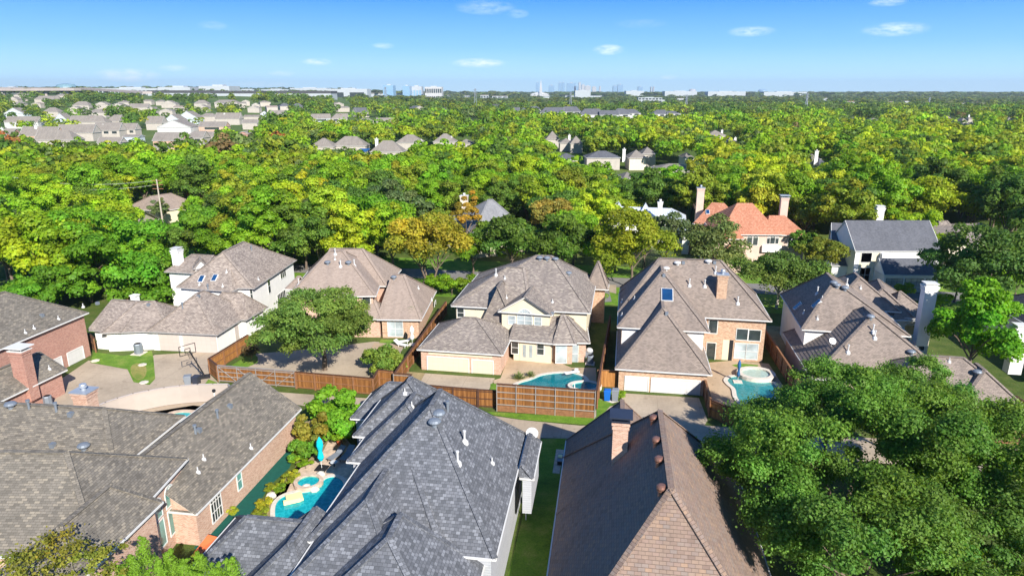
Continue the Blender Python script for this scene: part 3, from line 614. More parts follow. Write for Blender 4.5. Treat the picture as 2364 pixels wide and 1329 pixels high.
# ---- near grey roof house
h=House('suburban_house','white-walled house under a large mottled charcoal shingle roof in the foreground','house',V(-6,42),'siding','r_grey',oh=.3)
g_fr=G(n8(1085,1215),5.4); g_br=G(n8(1290,400),5.4)
gn=(g_br-g_fr).normalized(); gu=Vector((gn.y,-gn.x,0))
gA=side_block(h,g_fr,g_br,5.4,11.3,zr=10.75,i0=7.9,i1=4.3)
gB=h.block(V(-12.3,47.2),V(-4.8,46.1),5.4,D=6.6,zr=9.1,rd='y',i0=2.6,i1=3.2)
gC=h.block(V(-11.9,43.4),V(-4.5,42.3),5.4,D=8,zr=8.8,rd='y',i0=3,i1=3)
gD=h.block(V(-14.5,55.2),V(-8,54.2),2.8,D=5.5,zr=5.3,rd='x',i0=2.7,i1=1)
gE=h.block(V(-11.6,33.4),V(-3.7,32.3),5.4,D=9,zr=8.8,rd='y',i0=6.3,i1=1)
gF=h.block(V(-12.3,30.5),V(-5.8,29.6),5.4,D=9.5,zr=8.1,rd='y',i0=4.6,i1=1)
gJ=h.block(V(-20,33.6),V(-10,32.2),2.8,D=7,zr=5.5,rd='x',i0=2.9,i1=0)
gH=h.block(V(-17,29.6),V(-10,28.6),2.9,D=8.5,zr=5.9,rd='y',i0=4.5,i1=.5)
gK=h.block(V(-12,27.0),V(-2.7,25.7),4.6,D=7.6,zr=7.9,rd='y',i0=5,i1=.4,walls=False)
gS=h.block(g_br+gu*.25-gn*5.5,g_br+gu*1.15-gn*5.5,4.9,D=5.3,zr=5.7,rd='y',i0=.3,i1=.3,fr=.1,oh=.1,z0=2)
h.finish()
h.vents([('spipe',n8(495,140)),('spipe',n8(540,220)),('dpipe',n8(775,250)),('dome',n8(718,290)),('dome',n8(690,345)),('pipe',n8(885,450)),('pipe',n8(840,590)),('spipe',n8(1065,590))])
# ---- near brown house
h=House('suburban_house','house under a reddish-brown shingle roof in the foreground with a brick chimney and copper vents','house',V(8,42),'brick_pink','r_red',oh=.35)
f0=V(2.2,34.8); f1=V(4.633,51.46); n_=(f1-f0).normalized(); u_=Vector((n_.y,-n_.x,0))
ff=V(4.63,51.46)-n_*25.6
k1=h.block(ff,ff+u_*13.4,2.7,D=22.8,zr=10.6,rd='y',i0=6.7,i1=6.7)
k2=h.block(ff+n_*15,ff+n_*15+u_*8.84,2.7,D=10.6,zr=7.7,rd='y',i0=0,i1=2.1)
courses(h,k1,.28,.012); courses(h,k2,.28,.012)
kc=Vector(vp_at((1624,1280),7.6)); k3=h.block(kc-u_*4.2-n_*5,kc+u_*4.2-n_*5,2.7,D=9,zr=7.4,rd='y',i0=5,i1=1)
h.finish()
h.chimney(n9(680,505),1.0,.95,('y',968),'brick_pink','darkcap',kind='hood',below=2)
h.vents([('copper',n9(912,280)),('copper',n9(932,435)),('copper',n9(950,570)),('copper',n9(966,765))])
# ---- right: pale pink stucco house with stepped wings
h=House('suburban_house','pale pink stucco house stepping down in many hipped wings behind the big oak','house',V(42,78),'pinkst','r_brown',oh=.4)
p1=h.block(z5(345,390),z5(1320,452),5.4,D=14.2,zr=9.9,i0=5.,i1=5.5,rd='y',fr=.36,wmat='white')
courses(h,p1,.36,.03)
p1b=side_block(h,V(47.2,78),V(49.2,88),5.4,8,zr=8.5,i0=4,i1=4)
p2=h.block(V(30.9,64.3),V(30.9,64.3)+U96*14.2,2.7,D=14,zr=8.0,rd='y',i0=6.2,i1=5)
courses(h,p2,.36,.03)
p4=h.block(V(35.9,59.65),V(47.89,57.61),2.7,D=8,R0=z5(1400,625),R1=z5(1800,645),wmat='white')
p3=h.block(V(42.3,58.2),V(47.95,57.25),2.66,D=6.6,zr=5.3,rd='y',i0=2.7,i1=2.2,wmat='white')
p5=side_block(h,G(z5(1245,225),4.8)+V(0,-3),G(z5(1240,80),4.8),4.8,7,zr=7.4,i0=3,i1=3)
h.finish()
h.vents([('dome',m4(625,850)),('dome',m4(655,870)),('dome',m4(728,895)),('dome',z5(957,295)),('dome',z5(1325,615)),('dome',z5(1920,800)),('pipe',m4(480,928)),('spipe',m4(523,975)),('pipe',z5(982,415)),('pipe',z5(997,470)),('pipe',z5(755,600)),('pipe',z5(1515,735)),('spipe',z5(1668,685)),('spipe',z5(480,298)),('pipe',m4(745,850)),('spipe',m4(870,880)),('spipe',z5(358,245))])
h.skylight(m4(305,1045),.8,1.2,(-U96.x,-U96.y)); h.skylight(m4(475,1025),.8,1.2,(-U96.x,-U96.y))
prot(1790,645,2150,850,72); prot(2080,820,2364,1000,62)
H_pink=h
# ---- shaded house with white chimney right behind the pink one
h=House('suburban_house','shaded white house with an arched window and tall white chimney between two trees','house',V(60,84),'beigest','r_brown',oh=.3)
s1=h.block(z5(1180,305),z5(1560,310),4.6,D=7,zr=7.2,i0=2,i1=3)
h.window(s1,'front',z5(1270,350),z5(1455,440),nx=2,ny=1,arch=.3)
h.window(s1,'front',z5(1370,470),z5(1440,580),ny=1)
h.finish()
h.chimney(Vector((G(z5(1455,235),6.5).x,G(z5(1455,235),6.5).y,6.5)),1.3,1.2,9.6,'white','trim',kind='shroud',below=4)
prot(2060,655,2145,815,80)
# ---- far right edge house
h=House('suburban_house','dark-roofed house cut off by the right edge with a white capped chimney','house',V(66,74),'beigest','r_dark',oh=.3)
s1=h.block(V(60.2,73),V(72,71.2),4.8,D=12,zr=8.4,i0=5,i1=4)
s2=h.block(V(58.5,66),V(68,64.6),2.7,D=8,zr=5.4,i0=3,i1=4)
h.finish(); 
c_=G((2348,800),4.5); h.chimney(Vector((c_.x,c_.y,4.5)),1.3,1.2,6.6,'white','trim',kind='shroud',below=3)
# ---- modern white house with slate-blue roof
h=House('suburban_house','white modern house with slate-blue gabled roofs, tall entry and white chimney','house',V(54,102),'white','r_slate',oh=.12,caps=False)
A=G(m4(825,545),6.0); B=G(m4(1605,545),6.0)
x1=h.block(A,B,6.0,D=9.5,R0=m4(735,252),R1=m4(1480,283),g0=True,g1=True)
x2=h.block(G(m4(608,672),2.9),G(m4(860,690),2.9),2.9,D=9,R0=m4(505,284),R1=m4(700,290),g0=True,g1=True,rd='x',fr=.77)
x3=h.block(G(m4(1085,760),2.9),G(m4(1585,765),2.9),2.9,D=4,zr=5.1,g0=True,g1=True,fr=.62,oh=.05)
x4=h.block(G(m4(1232,568),5.4),G(m4(1440,572),5.4),5.4,D=4,zr=6.8,g0=True,g1=True,oh=.05)
mb=MB(); r=h.rect(x1,'front',m4(868,560),m4(1035,860)); h.panel(x1,'front',(r[0],r[1],.02,r[3]),.02,mb); mb.build('entry_wall',M['cream'],h.root)
mb=MB(); h.panel(x1,'front',(r[1]-.7,r[1],.02,r[3]),.9,mb,.9); mb.build('entry_pier',M['white'],h.root)
h.window(x1,'front',m4(882,562),m4(962,645),ny=1); h.window(x4,'front',m4(1285,572),m4(1365,632),nx=2,ny=1)
h.window(x1,'front',m4(870,695),m4(940,825),nx=2,ny=2,name='glazed_door')
for a_,b_ in ((m4(1105,795),m4(1235,885)),(m4(1275,805),m4(1412,915)),(m4(1465,810),m4(1530,900))): 
    r=h.rect(x3,'front',a_,b_); w_=h.window(x3,'front',a_,b_,nx=3,ny=4,r=(r[0],r[1],.1,2.3),frame='dtrim',glass='glassblind',name='garage_door')
h.window(x2,'front',m4(740,735),m4(770,800))
h.finish()
c_=G(m4(1030,260),8.5); h.chimney(Vector((c_.x,c_.y,8.5)),1.3,1.2,10.6,'white','trim',kind='shroud',below=2)
prot(1870,495,2175,665,112)
# ---- terracotta house
h=House('suburban_house','pink stucco villa with an orange clay tile roof, arched windows and two white chimneys','house',V(38,112),'pinkst','r_terra',oh=.35,caps=False)
v_=T(1593,427,1.888)
y1=h.block(v_(130,215),v_(400,217),5.6,D=14,R0=v_(205,77),R1=v_(272,80))
y4=h.block(v_(330,218),v_(515,219),5.5,D=9.5,R0=v_(345,130),R1=v_(412,135))
y2=h.block(v_(80,235),v_(240,235),5.0,D=8,R0=v_(165,163),rd='y',i1=2)
y3=h.block(v_(12,168),v_(180,180),5.3,D=12,R0=v_(95,75),R1=v_(150,80))
y6=h.block(v_(130,318),v_(235,322),2.7,D=5,zr=5,i0=2,i1=2)
for a_,b_ in (((250,228),(268,262)),((276,228),(293,262)),((336,232),(346,256)),((351,228),(368,256)),((373,232),(384,256))): h.window(y1,'front',v_(*a_),v_(*b_),ny=1,arch=1)
h.window(y4,'front',v_(428,238),v_(452,270),ny=1,arch=1)
mb=MB(); h.panel(y1,'front',h.rect(y1,'front',v_(312,262),v_(392,290)),.6,mb,.6); mb.build('balcony',M['white'],h.root)
h.finish()
c_=G(m3(1620,160),7.0); h.chimney(Vector((c_.x,c_.y,7)),1.5,1.3,11.4,'pinkst','cap',below=3)
c_=G(m4(168,225),7.6); h.chimney(Vector((c_.x,c_.y,7.6)),1.4,1.3,11.2,'pinkst','cap',below=2,kind='hood')
h.skylight(m3(1695,195),.8,1.3,(-N96.x,-N96.y))
prot(1600,455,1865,580,124)
# ---- taupe roof far right among trees
h=House('suburban_house','house with a wide taupe hip roof showing above the dark oaks at the right','house',V(85,112),'beigest','r_taupe',oh=.3)
h.block(m4(1650,500),m4(2250,440),4.5,D=16,R0=m4(2015,272),R1=m4(2190,290))
h.block(m4(1600,400),m4(1760,400),4.0,D=9,zr=6,i0=2,i1=0)
h.finish(); h.vents([('pipe',m4(1800,350)),('pipe',m4(1782,455)),('pipe',m4(1803,430)),('box',m4(1945,300))]); prot(2185,505,2355,560,130)
# ---- pale grey shingle house behind
h=House('suburban_house','house with a tall pale grey hip roof half sunk in the trees','house',V(-2,120),'cream','r_lgrey',oh=.3)
h.block(m2(1925,385),m3(60,345),5.0,D=15,R0=m2(2062,78),R1=m2(2095,80))
h.block(m2(1455,285),m2(1800,300),5.0,D=11,R0=m2(1600,185),R1=m2(1790,190))
h.finish(); c_=G(m2(1845,170),6.5); h.chimney(Vector((c_.x,c_.y,6.5)),1.5,1.3,9.5,'beigest','trim',below=2); 
prot(975,458,1205,535,135); 
# ---- pale metal roofed house
h=House('suburban_house','house with a shiny pale blue metal roof and two pointed gables','house',V(24,120),'white','r_metal','trim',oh=.3,caps=False)
h.block(m3(780,270),m3(1500,300),5.2,D=11,zr=7.4,i0=2.5,i1=3)
h.block(m3(800,250),m3(930,255),5.6,D=7,zr=9.0,rd='y',i0=2.,i1=2)
h.block(m3(1060,245),m3(1180,250),5.6,D=6,zr=8.3,rd='y',i0=2,i1=2)
h.block(m3(1455,395),m3(1545,400),4.0,D=6,zr=6.2,rd='y',i0=2,i1=2)
h.finish(); c_=G(m3(1262,200),7.2); h.chimney(Vector((c_.x,c_.y,7.2)),.9,.9,9.4,'white','trim',below=2)
prot(1400,472,1555,530,133)
# ---- half hidden house upper left
h=House('suburban_house','brown-roofed house with a white-trimmed gable peeping out of the trees at the left','house',V(-78,128),'cream','r_tan',oh=.3)
A=G(m1(1255,300),4.0); 
h.block(m1(1190,385),m1(1440,250),3.2,D=15,zr=6.4,rd='y',g0=True,i1=2)
h.block(m1(1440,190),m1(1800,130),3.2,D=13,zr=6.2,i0=2.5,i1=3)
h.finish(); prot(300,450,445,530,140)
h=House('suburban_house','low grey-brown roof almost buried in dark oaks at the left edge','house',V(-110,130),'cream','r_taupe',oh=.3)
h.block(m1(350,115),m1(640,95),4.5,D=10,zr=6.3,i0=2.5,i1=2.5); h.finish(); prot(92,452,165,470,150)
prot(352,408,374,470,150); prot(440,360,456,430,175); prot(398,405,412,445,165); prot(412,425,476,452,175)
for hh in ():
    pass
# ================================================================ ground, paving, water
def sheet(name,pts,mat,z,px=True,smooth=0,kind='structure'):
    P_=[G(p,z) if not isinstance(p,Vector) else Vector((p.x,p.y,z)) for p in pts]
    for _ in range(smooth):
        Q=[]
        for k in range(len(P_)):
            a,b=P_[k],P_[(k+1)%len(P_)]; Q+=[a*.75+b*.25,a*.25+b*.75]
        P_=Q
    area=sum(P_[k].x*P_[(k+1)%len(P_)].y-P_[(k+1)%len(P_)].x*P_[k].y for k in range(len(P_)))
    if area<0: P_.reverse()
    mb=MB(); mb.poly(P_); o=mb.build(name,M[mat]); 
    if kind: o['kind']=kind
    return o,P_
me=bpy.data.meshes.new('ground'); me.from_pydata([(-30000,-300,-.03),(30000,-300,-.03),(30000,40000,-.03),(-30000,40000,-.03)],[],[(0,1,2,3)]); g=bpy.data.objects.new('ground',me); me.materials.append(M['far']); C.objects.link(g); g['kind']='structure'
W2=lambda s,t: V(0,70)+U96*s+N96*t
sheet('yard_soil',[W2(-75,-50),W2(85,-50),W2(85,75),W2(-75,75)],'ground',-.015)
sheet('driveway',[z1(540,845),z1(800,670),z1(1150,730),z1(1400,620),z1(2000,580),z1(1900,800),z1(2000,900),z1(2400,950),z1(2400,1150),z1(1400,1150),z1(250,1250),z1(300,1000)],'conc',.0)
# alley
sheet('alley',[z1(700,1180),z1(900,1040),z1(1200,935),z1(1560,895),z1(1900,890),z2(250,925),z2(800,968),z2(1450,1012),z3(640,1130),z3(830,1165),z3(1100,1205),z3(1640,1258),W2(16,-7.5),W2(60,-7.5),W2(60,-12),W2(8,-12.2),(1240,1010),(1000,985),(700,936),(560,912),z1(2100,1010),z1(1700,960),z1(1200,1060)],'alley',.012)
sheet('lawn',[z1(845,595),z1(1110,628),z1(1370,585),z1(1385,650),z1(1400,835),z1(1348,890),z1(1205,865),z1(1150,750),z1(815,690)],'lawn',.024)
sheet('lawn',[z1(1190,700),z1(1300,690),z1(1330,760),z1(1300,840),z1(1220,850),z1(1170,770)],'drylawn',.03,smooth=2)
sheet('lawn',[z1(1880,840),z1(1960,870),z1(1950,900),z1(1850,880)],'lawn',.03)
# tan house yard
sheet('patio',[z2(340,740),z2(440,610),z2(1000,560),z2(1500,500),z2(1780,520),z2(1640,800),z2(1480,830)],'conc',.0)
sheet('lawn',[z2(190,730),z2(400,600),z2(450,640),z2(450,690),z2(335,740)],'lawn',.018)
sheet('lawn',[z2(1560,480),z2(1745,490),z2(1745,522),z2(1545,512)],'lawn',.018)
sheet('patio',[z2(1500,512),z2(1740,530),z2(1700,600),z2(1460,580)],'deck',.012)
# cream house
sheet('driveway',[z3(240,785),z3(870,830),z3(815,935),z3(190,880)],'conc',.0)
sheet('planting_bed',[z3(80,770),z3(240,785),z3(200,885),z3(60,870)],'dirt',-.004)
sheet('lawn',[z3(830,880),z3(885,878),z3(885,950),z3(825,940)],'lawn',.012)
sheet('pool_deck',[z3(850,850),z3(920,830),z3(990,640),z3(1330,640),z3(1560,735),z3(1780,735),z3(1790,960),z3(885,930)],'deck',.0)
def pool(label,pts,z=.03,cope='coping',deep=None,w=.45,mat='plaster',sm=2):
    o,P_=sheet('pool_floor',pts,mat,z,smooth=sm,kind=None)
    c=sum(P_,Vector())/len(P_); root=thing('swimming_pool',label,'swimming pool',(c.x,c.y,0))
    def re(o,nm):
        o.name=nm; o.parent=root; o.data.transform(__import__('mathutils').Matrix.Translation(-root.location))
    re(o,'pool_floor')
    mb=MB(); mb.poly([p+V(0,0,.05) for p in P_]); mb.build('water_surface',M['water'],root)
    mb=MB(); n=len(P_); outs=[]
    for k in range(n):
        t=(P_[(k+1)%n]-P_[k-1]); t.normalize(); outs.append(P_[k]+Vector((t.y,-t.x,0))*w)
    up=V(0,0,.09)
    for k in range(n):
        a,b,c_,d=P_[k]+up,P_[(k+1)%n]+up,outs[(k+1)%n]+up,outs[k]+up
        mb.poly([d,c_,b,a]); mb.poly([a,b,P_[(k+1)%n],P_[k]]); mb.poly([c_,d,outs[k],outs[(k+1)%n]])
    mb.build('coping',M[cope],root); 
    return root
def spa(label,c,rx,ry,h,mat,wall='coping',wmat='water'):
    c=Vector((c.x,c.y,0)); root=thing('hot_tub',label,'hot tub',c); mb=MB(); n=24
    R=lambda s,z:[c+V(rx*s*math.cos(2*math.pi*k/n),ry*s*math.sin(2*math.pi*k/n),z) for k in range(n)]
    o0,o1,i1,i0=R(1.25,0),R(1.25,h),R(.92,h),R(.92,h-.25)
    for A_,B_ in ((o0,o1),(o1,i1),(i1,i0)):
        for k in range(n): mb.poly([A_[k],A_[(k+1)%n],B_[(k+1)%n],B_[k]])
    mb.build('rim',M[wall],root); m2_=MB(); m2_.poly(R(.93,h-.2)); m2_.build('tub_floor',M[mat],root); m3_=MB(); m3_.poly(R(.93,h-.1)); m3_.build('water_surface',M[wmat],root)
    return root
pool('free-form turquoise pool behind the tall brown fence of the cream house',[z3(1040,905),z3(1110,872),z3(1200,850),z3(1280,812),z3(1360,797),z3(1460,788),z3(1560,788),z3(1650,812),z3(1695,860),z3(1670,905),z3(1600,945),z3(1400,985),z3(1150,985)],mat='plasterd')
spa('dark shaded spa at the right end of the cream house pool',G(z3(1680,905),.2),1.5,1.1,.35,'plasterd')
# steep-roofed brick house
sheet('driveway',[z4(300,965),z4(990,1008),z4(1070,1210),W2(20,-8),W2(7,-8),z4(285,1060)],'conc',.0)
sheet('lawn',[z3(800,1132),z3(1740,1183),z3(1785,1180),z3(1785,955),z3(2030,940),z3(2035,975),z3(1960,1030),z3(1800,1200),z3(1740,1252),z3(1100,1203),z3(840,1157)],'lawn',.02)
sheet('paving_slab',[z3(1820,1020),z3(1880,1010),z3(1990,1040),z3(1930,1055)],'coping',.03)
sheet('pool_deck',[z4(1075,690),z4(1300,670),z4(1620,700),z4(1750,900),z4(1600,1150),z4(1200,1090),z4(1095,1025),z4(1050,850)],'deck',.0)
sheet('lawn',[z4(1285,712),z4(1370,697),z4(1525,712),z4(1515,737),z4(1340,735)],'lawn',.012)
pool('pale blue pool beside the white double garage, partly under the big oak',[z4(1240,850),z4(1290,818),z4(1420,822),z4(1560,850),z4(1720,900),z4(1650,1060),z4(1480,1130),z4(1370,1060),z4(1330,1000),z4(1325,930),z4(1270,890)],mat='plasterg')
spa('pale stone spa with a raised round rim beside the folded blue umbrella',G(z4(1505,795),.3),1.7,1.5,.5,'coping',wmat='waterpale')
# lot right of it
sheet('side_yard',[W2(31,3),W2(35,3),W2(35,24),W2(31,24)],'dirt',.0)
# grey roof house: yard
sheet('turf_mat',[b2(705,140),b2(690,260),b2(640,380),b2(480,520),b2(350,720),b2(250,830),b2(-100,1150),b2(-200,1080)],'green_mat',.0)
sheet('patio',[b2(700,380),b2(860,320),b2(940,130),b2(1120,100),b2(1320,330),b2(1130,700),b2(900,900),b2(480,900),b2(470,640),b2(600,520)],'stone',-.004)
sheet('planting_bed',[b2(705,130),b2(760,-20),b2(980,-100),b2(1240,-40),b2(1300,120),b2(1000,110),b2(900,300),b2(700,400),b2(480,560),b2(330,780),b2(480,880),b2(490,640),b2(690,430)],'dirt',.0)
pool('small turquoise pool with a yellow float beside the grey roof',[b2(510,720),b2(560,645),b2(680,600),b2(800,600),b2(900,560),b2(950,475),b2(1040,455),b2(1120,500),b2(1115,580),b2(1065,650),b2(1000,750),b2(980,900),b2(750,960),b2(520,880)],w=.35)
spa('round stone-rimmed spa at the head of the turquoise pool',G(b2(808,500),.3),.95,.9,.4,'plaster','stone')
# strip between the two near houses
sheet('lawn',[b3(830,110),b3(1060,100),b3(1090,60),V(5.2,50),V(3,36),V(0,20),V(-6,20),V(-.6,36),V(1.9,51.2)],'lawn',-.002)
sheet('side_path',[b3(730,60),b3(845,60),b3(835,130),b3(795,330),b3(745,450),b3(700,440),b3(720,250)],'conc',.01)
sheet('side_path',[b3(960,190),b3(1020,195),b3(985,380),b3(930,375)],'stone',.012)
# lower left pool
sheet('pool_deck',[z1(1100,1215),z1(1400,1130),z1(1740,1075),z1(1900,1090),z1(1900,1329),z1(1300,1329)],'deck',.0)
pool('pool edge with blue water between the beige fence and the mottled roof',[z1(1480,1200),z1(1560,1150),z1(1700,1140),z1(1850,1180),z1(1800,1320),z1(1500,1300)],cope='stone',w=.6)
# street behind the row
sheet('street',[W2(-90,40),W2(100,40),W2(100,46),W2(-90,46)],'road',.0)
sheet('front_lawn',[W2(-90,46.2),W2(100,46.2),W2(100,54),W2(-90,54)],'lawn',-.006)
sheet('front_lawn',[W2(-90,30),W2(100,30),W2(100,39.8),W2(-90,39.8)],'lawn',-.006)
sheet('street',[m3(660,850),m3(790,850),m3(830,1000),m3(700,1010)],'road',.01)
sheet('driveway',[m3(790,845),m3(870,850),m3(870,930),m3(800,910)],'conc',.01)
# ================================================================ fences, gates and yard things
def fence(label,tops,h,mat='fence',sp=2.4,post='wood',pw=.12,cap='woodd',rails=3,side=-1,name='wood_fence',cat='fence',base=0,basemat=None,diag=False,world=False,postout=True,bottom=.05):
    P_=[p if isinstance(p,Vector) else G(p,h) for p in tops]; P_=[V(p.x,p.y,0) for p in P_]
    c=sum(P_,Vector())/len(P_); root=thing(name,label,cat,(c.x,c.y,0))
    seg=[]
    for a,b in zip(P_,P_[1:]):
        L=(b-a).length; n=max(1,round(L/sp)); seg+=[(a+(b-a)*i/n,a+(b-a)*(i+1)/n) for i in range(n)]
    s0=0
    for a,b in seg:
        d=(b-a).normalized(); o=Vector((d.y,-d.x,0))*.03; mb=MB(); L=(b-a).length; z0=bottom+base; z1_=h-.05
        f=[a+o,b+o]; k=[a-o,b-o]; uv_=lambda:[(s0,0),(s0+L,0),(s0+L,z1_),(s0,z1_)]
        mb.poly([f[0]+V(0,0,z0),f[1]+V(0,0,z0),f[1]+V(0,0,z1_),f[0]+V(0,0,z1_)],uv_())
        mb.poly([k[1]+V(0,0,z0),k[0]+V(0,0,z0),k[0]+V(0,0,z1_),k[1]+V(0,0,z1_)],uv_())
        mb.poly([f[0]+V(0,0,z1_),f[1]+V(0,0,z1_),k[1]+V(0,0,z1_),k[0]+V(0,0,z1_)]); mb.poly([k[0]+V(0,0,z0),k[1]+V(0,0,z0),f[1]+V(0,0,z0),f[0]+V(0,0,z0)])
        mb.poly([k[0]+V(0,0,z0),f[0]+V(0,0,z0),f[0]+V(0,0,z1_),k[0]+V(0,0,z1_)]); mb.poly([f[1]+V(0,0,z0),k[1]+V(0,0,z0),k[1]+V(0,0,z1_),f[1]+V(0,0,z1_)])
        bp=mb.build('board_panel',M[mat],root); s0+=L
        if rails:
            rb=MB()
            for i in range(rails):
                z=z0+.12+(z1_-z0-.25)*i/max(1,rails-1); rb.beam(a+o*2.2+V(0,0,z),b+o*2.2+V(0,0,z),.05,.09)
            rb.build('rail',M[post],bp)
        if diag:
            db=MB(); q0,q1=(a,b) if (seg.index((a,b))<len(seg)/2) else (b,a); db.beam(q0+o*4+V(0,0,z1_-.05),q1+o*4+V(0,0,z0+.05),.06,.06); db.build('brace',M[post],bp)
        if base:
            bb=MB(); oo=o*3; 
            for i in range(3):
                za=.03+base*i/3; bb.beam(a+o*1.5+V(0,0,za+base/6),b+o*1.5+V(0,0,za+base/6),.12,base/3-.02)
            bb.build('retaining_board',M[basemat],bp)
    for p in [seg[0][0]]+[b for a,b in seg]:
        i=min(range(len(seg)),key=lambda q:min((seg[q][0]-p).length,(seg[q][1]-p).length)); d=(seg[i][1]-seg[i][0]).normalized(); o=Vector((d.y,-d.x,0))*.1
        mb=MB(); mb.box(p+(o if postout else Vector()),pw,pw,h-.02,math.atan2(d.y,d.x)); mb.build('post',M[post],root)
    cb=MB()
    for a,b in zip(P_,P_[1:]): d=(b-a).normalized(); cb.beam(a-d*.05+V(0,0,h),b+d*.05+V(0,0,h),.2,.05)
    if cap: cb.build('cap_rail',M[cap],root)
    return root
FH=1.95
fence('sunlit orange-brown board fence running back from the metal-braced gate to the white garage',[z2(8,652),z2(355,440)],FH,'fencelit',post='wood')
fence('short brown fence return at the left end of the metal-braced gate',[z2(8,652),z2(82,712)],FH)
fence('long brown sliding gate with grey metal frame and diagonal braces on the alley',[z2(90,715),z2(780,768)],FH,'fence',sp=2.2,post='steel',pw=.07,cap='steel',rails=4,name='driveway_gate',cat='gate',diag=True)
fence('brown board fence with wide posts between the braced gate and the small framed gate',[z2(790,772),z2(1490,830),z2(1533,752),z2(1665,764)],FH,'fence',pw=.16)
fence('long brown fence climbing back between the tan-roofed house and the cream house',[z2(1690,775),z2(2145,140)],FH,'fence')
fence('small dark framed gate beside the tip of the grey roof',[z2(1675,785),z2(1820,795)],FH,'fence',sp=3,post='steel',pw=.07,cap='woodd',name='garden_gate',cat='gate')
fence('dark brown board fence in front of the cream house driveway',[z3(115,795),z3(62,877),z3(712,930)],FH,'fencedark' if 0 else 'fence',post='woodd',pw=.13)
fence('wooden alley gate next to the tall pool fence with two black hinges on top',[z3(722,932),z3(902,942)],FH,'fence',sp=4,post='woodd',pw=.12,name='garden_gate',cat='gate')
fence('tall brown pool fence on pale retaining boards with grey metal posts',[z3(888,880),z3(1778,940)],3.0,'fence',sp=2.0,post='steel',pw=.08,rails=4,base=.62,basemat='fencelit' if 0 else 'wood')
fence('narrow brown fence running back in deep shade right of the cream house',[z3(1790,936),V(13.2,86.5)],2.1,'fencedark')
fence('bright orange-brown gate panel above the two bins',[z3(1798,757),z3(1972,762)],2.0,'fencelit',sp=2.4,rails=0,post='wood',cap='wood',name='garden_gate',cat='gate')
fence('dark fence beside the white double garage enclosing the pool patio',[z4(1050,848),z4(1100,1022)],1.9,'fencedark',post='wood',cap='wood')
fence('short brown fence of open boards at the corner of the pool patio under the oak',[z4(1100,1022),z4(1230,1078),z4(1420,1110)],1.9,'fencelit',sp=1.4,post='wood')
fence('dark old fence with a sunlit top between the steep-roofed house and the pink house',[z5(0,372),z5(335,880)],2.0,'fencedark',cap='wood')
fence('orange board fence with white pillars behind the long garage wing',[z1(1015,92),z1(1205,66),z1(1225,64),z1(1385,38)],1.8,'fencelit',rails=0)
pl=MB(); q=G(z1(1222,135),2.6); pl.box(V(q.x,q.y,0),.8,.8,3.4,A96); pl.box(V(q.x,q.y,3.4),1.,1.,.12,A96); tag(pl.build('gate_pillar',M['white']),'white stucco pillar in the orange fence behind the garage wing','pillar')
arc=[z1(868,1082),z1(950,1048),z1(1060,1010),z1(1200,970),z1(1340,941),z1(1480,916),z1(1620,899),z1(1780,887),z1(1920,883),z1(2052,882)]
fence('curved pale beige board fence bordering the alley at the left',arc,2.0,'fencebeige',sp=3,post='fencebeige',pw=.04,cap='gd_beige',rails=0,postout=False)
fence('low beige lattice gate closing the end of the curved fence',[z1(2056,884),z1(2120,960)],1.9,'fencebeige',sp=3,post='steel',pw=.06,cap='steel',rails=3,name='garden_gate',cat='gate')
fence('dark wooden fence in the gap beside the red brick wall',[z1(805,430),z1(850,470)],1.9,'fencedark')
fence('brown fence at the lower right edge beside the white garage end',[V(50.4,62.),V(49.6,55)],1.9,'fence')
fence('red-brown fence on a pale kerb by the utility poles',[t1(1655,1095),t1(1850,1035)],2.2,'fence',rails=0,sp=6)
fence('low brown fence in the tree gap beyond the right garage',[V(34,57.5),V(49,55)],1.9,'fencedark')
# pergola-like orange awnings near the green mat
r_=thing('awning','small orange awning over the gap beside the arched windows','awning',G(b1(1800,1060),2.4)); mb=MB()
A=[G(b1(1680,1150),2.2),G(b1(1745,1160),2.2),G(b1(1915,985),2.4),G(b1(1830,962),2.6)]; mb.prism([p-V(0,0,.08) for p in A],.08); mb.build('canopy',M['orange'],r_)
mb=MB(); [mb.beam(V(p.x,p.y,0),p-V(0,0,.08),.08,.08) for p in A[:1]]; mb.build('post',M['wood'],r_); mb=MB(); [mb.beam(V(p.x,p.y,0),p-V(0,0,.08),.08,.08) for p in A[2:3]]; mb.build('post',M['wood'],r_)
fence('short orange-brown fence stub behind the red-leaved shrub',[b2(700,-10),b2(762,10)],2.1,'fencelit',rails=0)
# AC unit
def acunit(p,s,label):
    q=G(p,0); r_=thing('air_conditioner',label,'air conditioner',q); mb=MB(); mb.lathe(q+V(0,0,.1),[(.42*s,0),(.45*s,.05),(.45*s,1.0*s),(.4*s,1.08*s)],8); mb.build('casing',M['vent'],r_)
    mb=MB(); mb.lathe(q+V(0,0,.1+1.08*s),[(.3*s,0),(.3*s,.04),(.08,.05)],12); mb.build('fan_grille',M['black'],r_); mb=MB(); mb.box(q,1.2*s,1.2*s,.1,A96); mb.build('slab',M['coping'],r_)
acunit(z1(1255,610),1.15,'grey air conditioner on the lawn against the white garage wing')
acunit(z1(440,1075),.9,'dark air conditioner beside the lower red brick wall')
acunit(z3(1728,700),.9,'air conditioner in the shade right of the cream house')
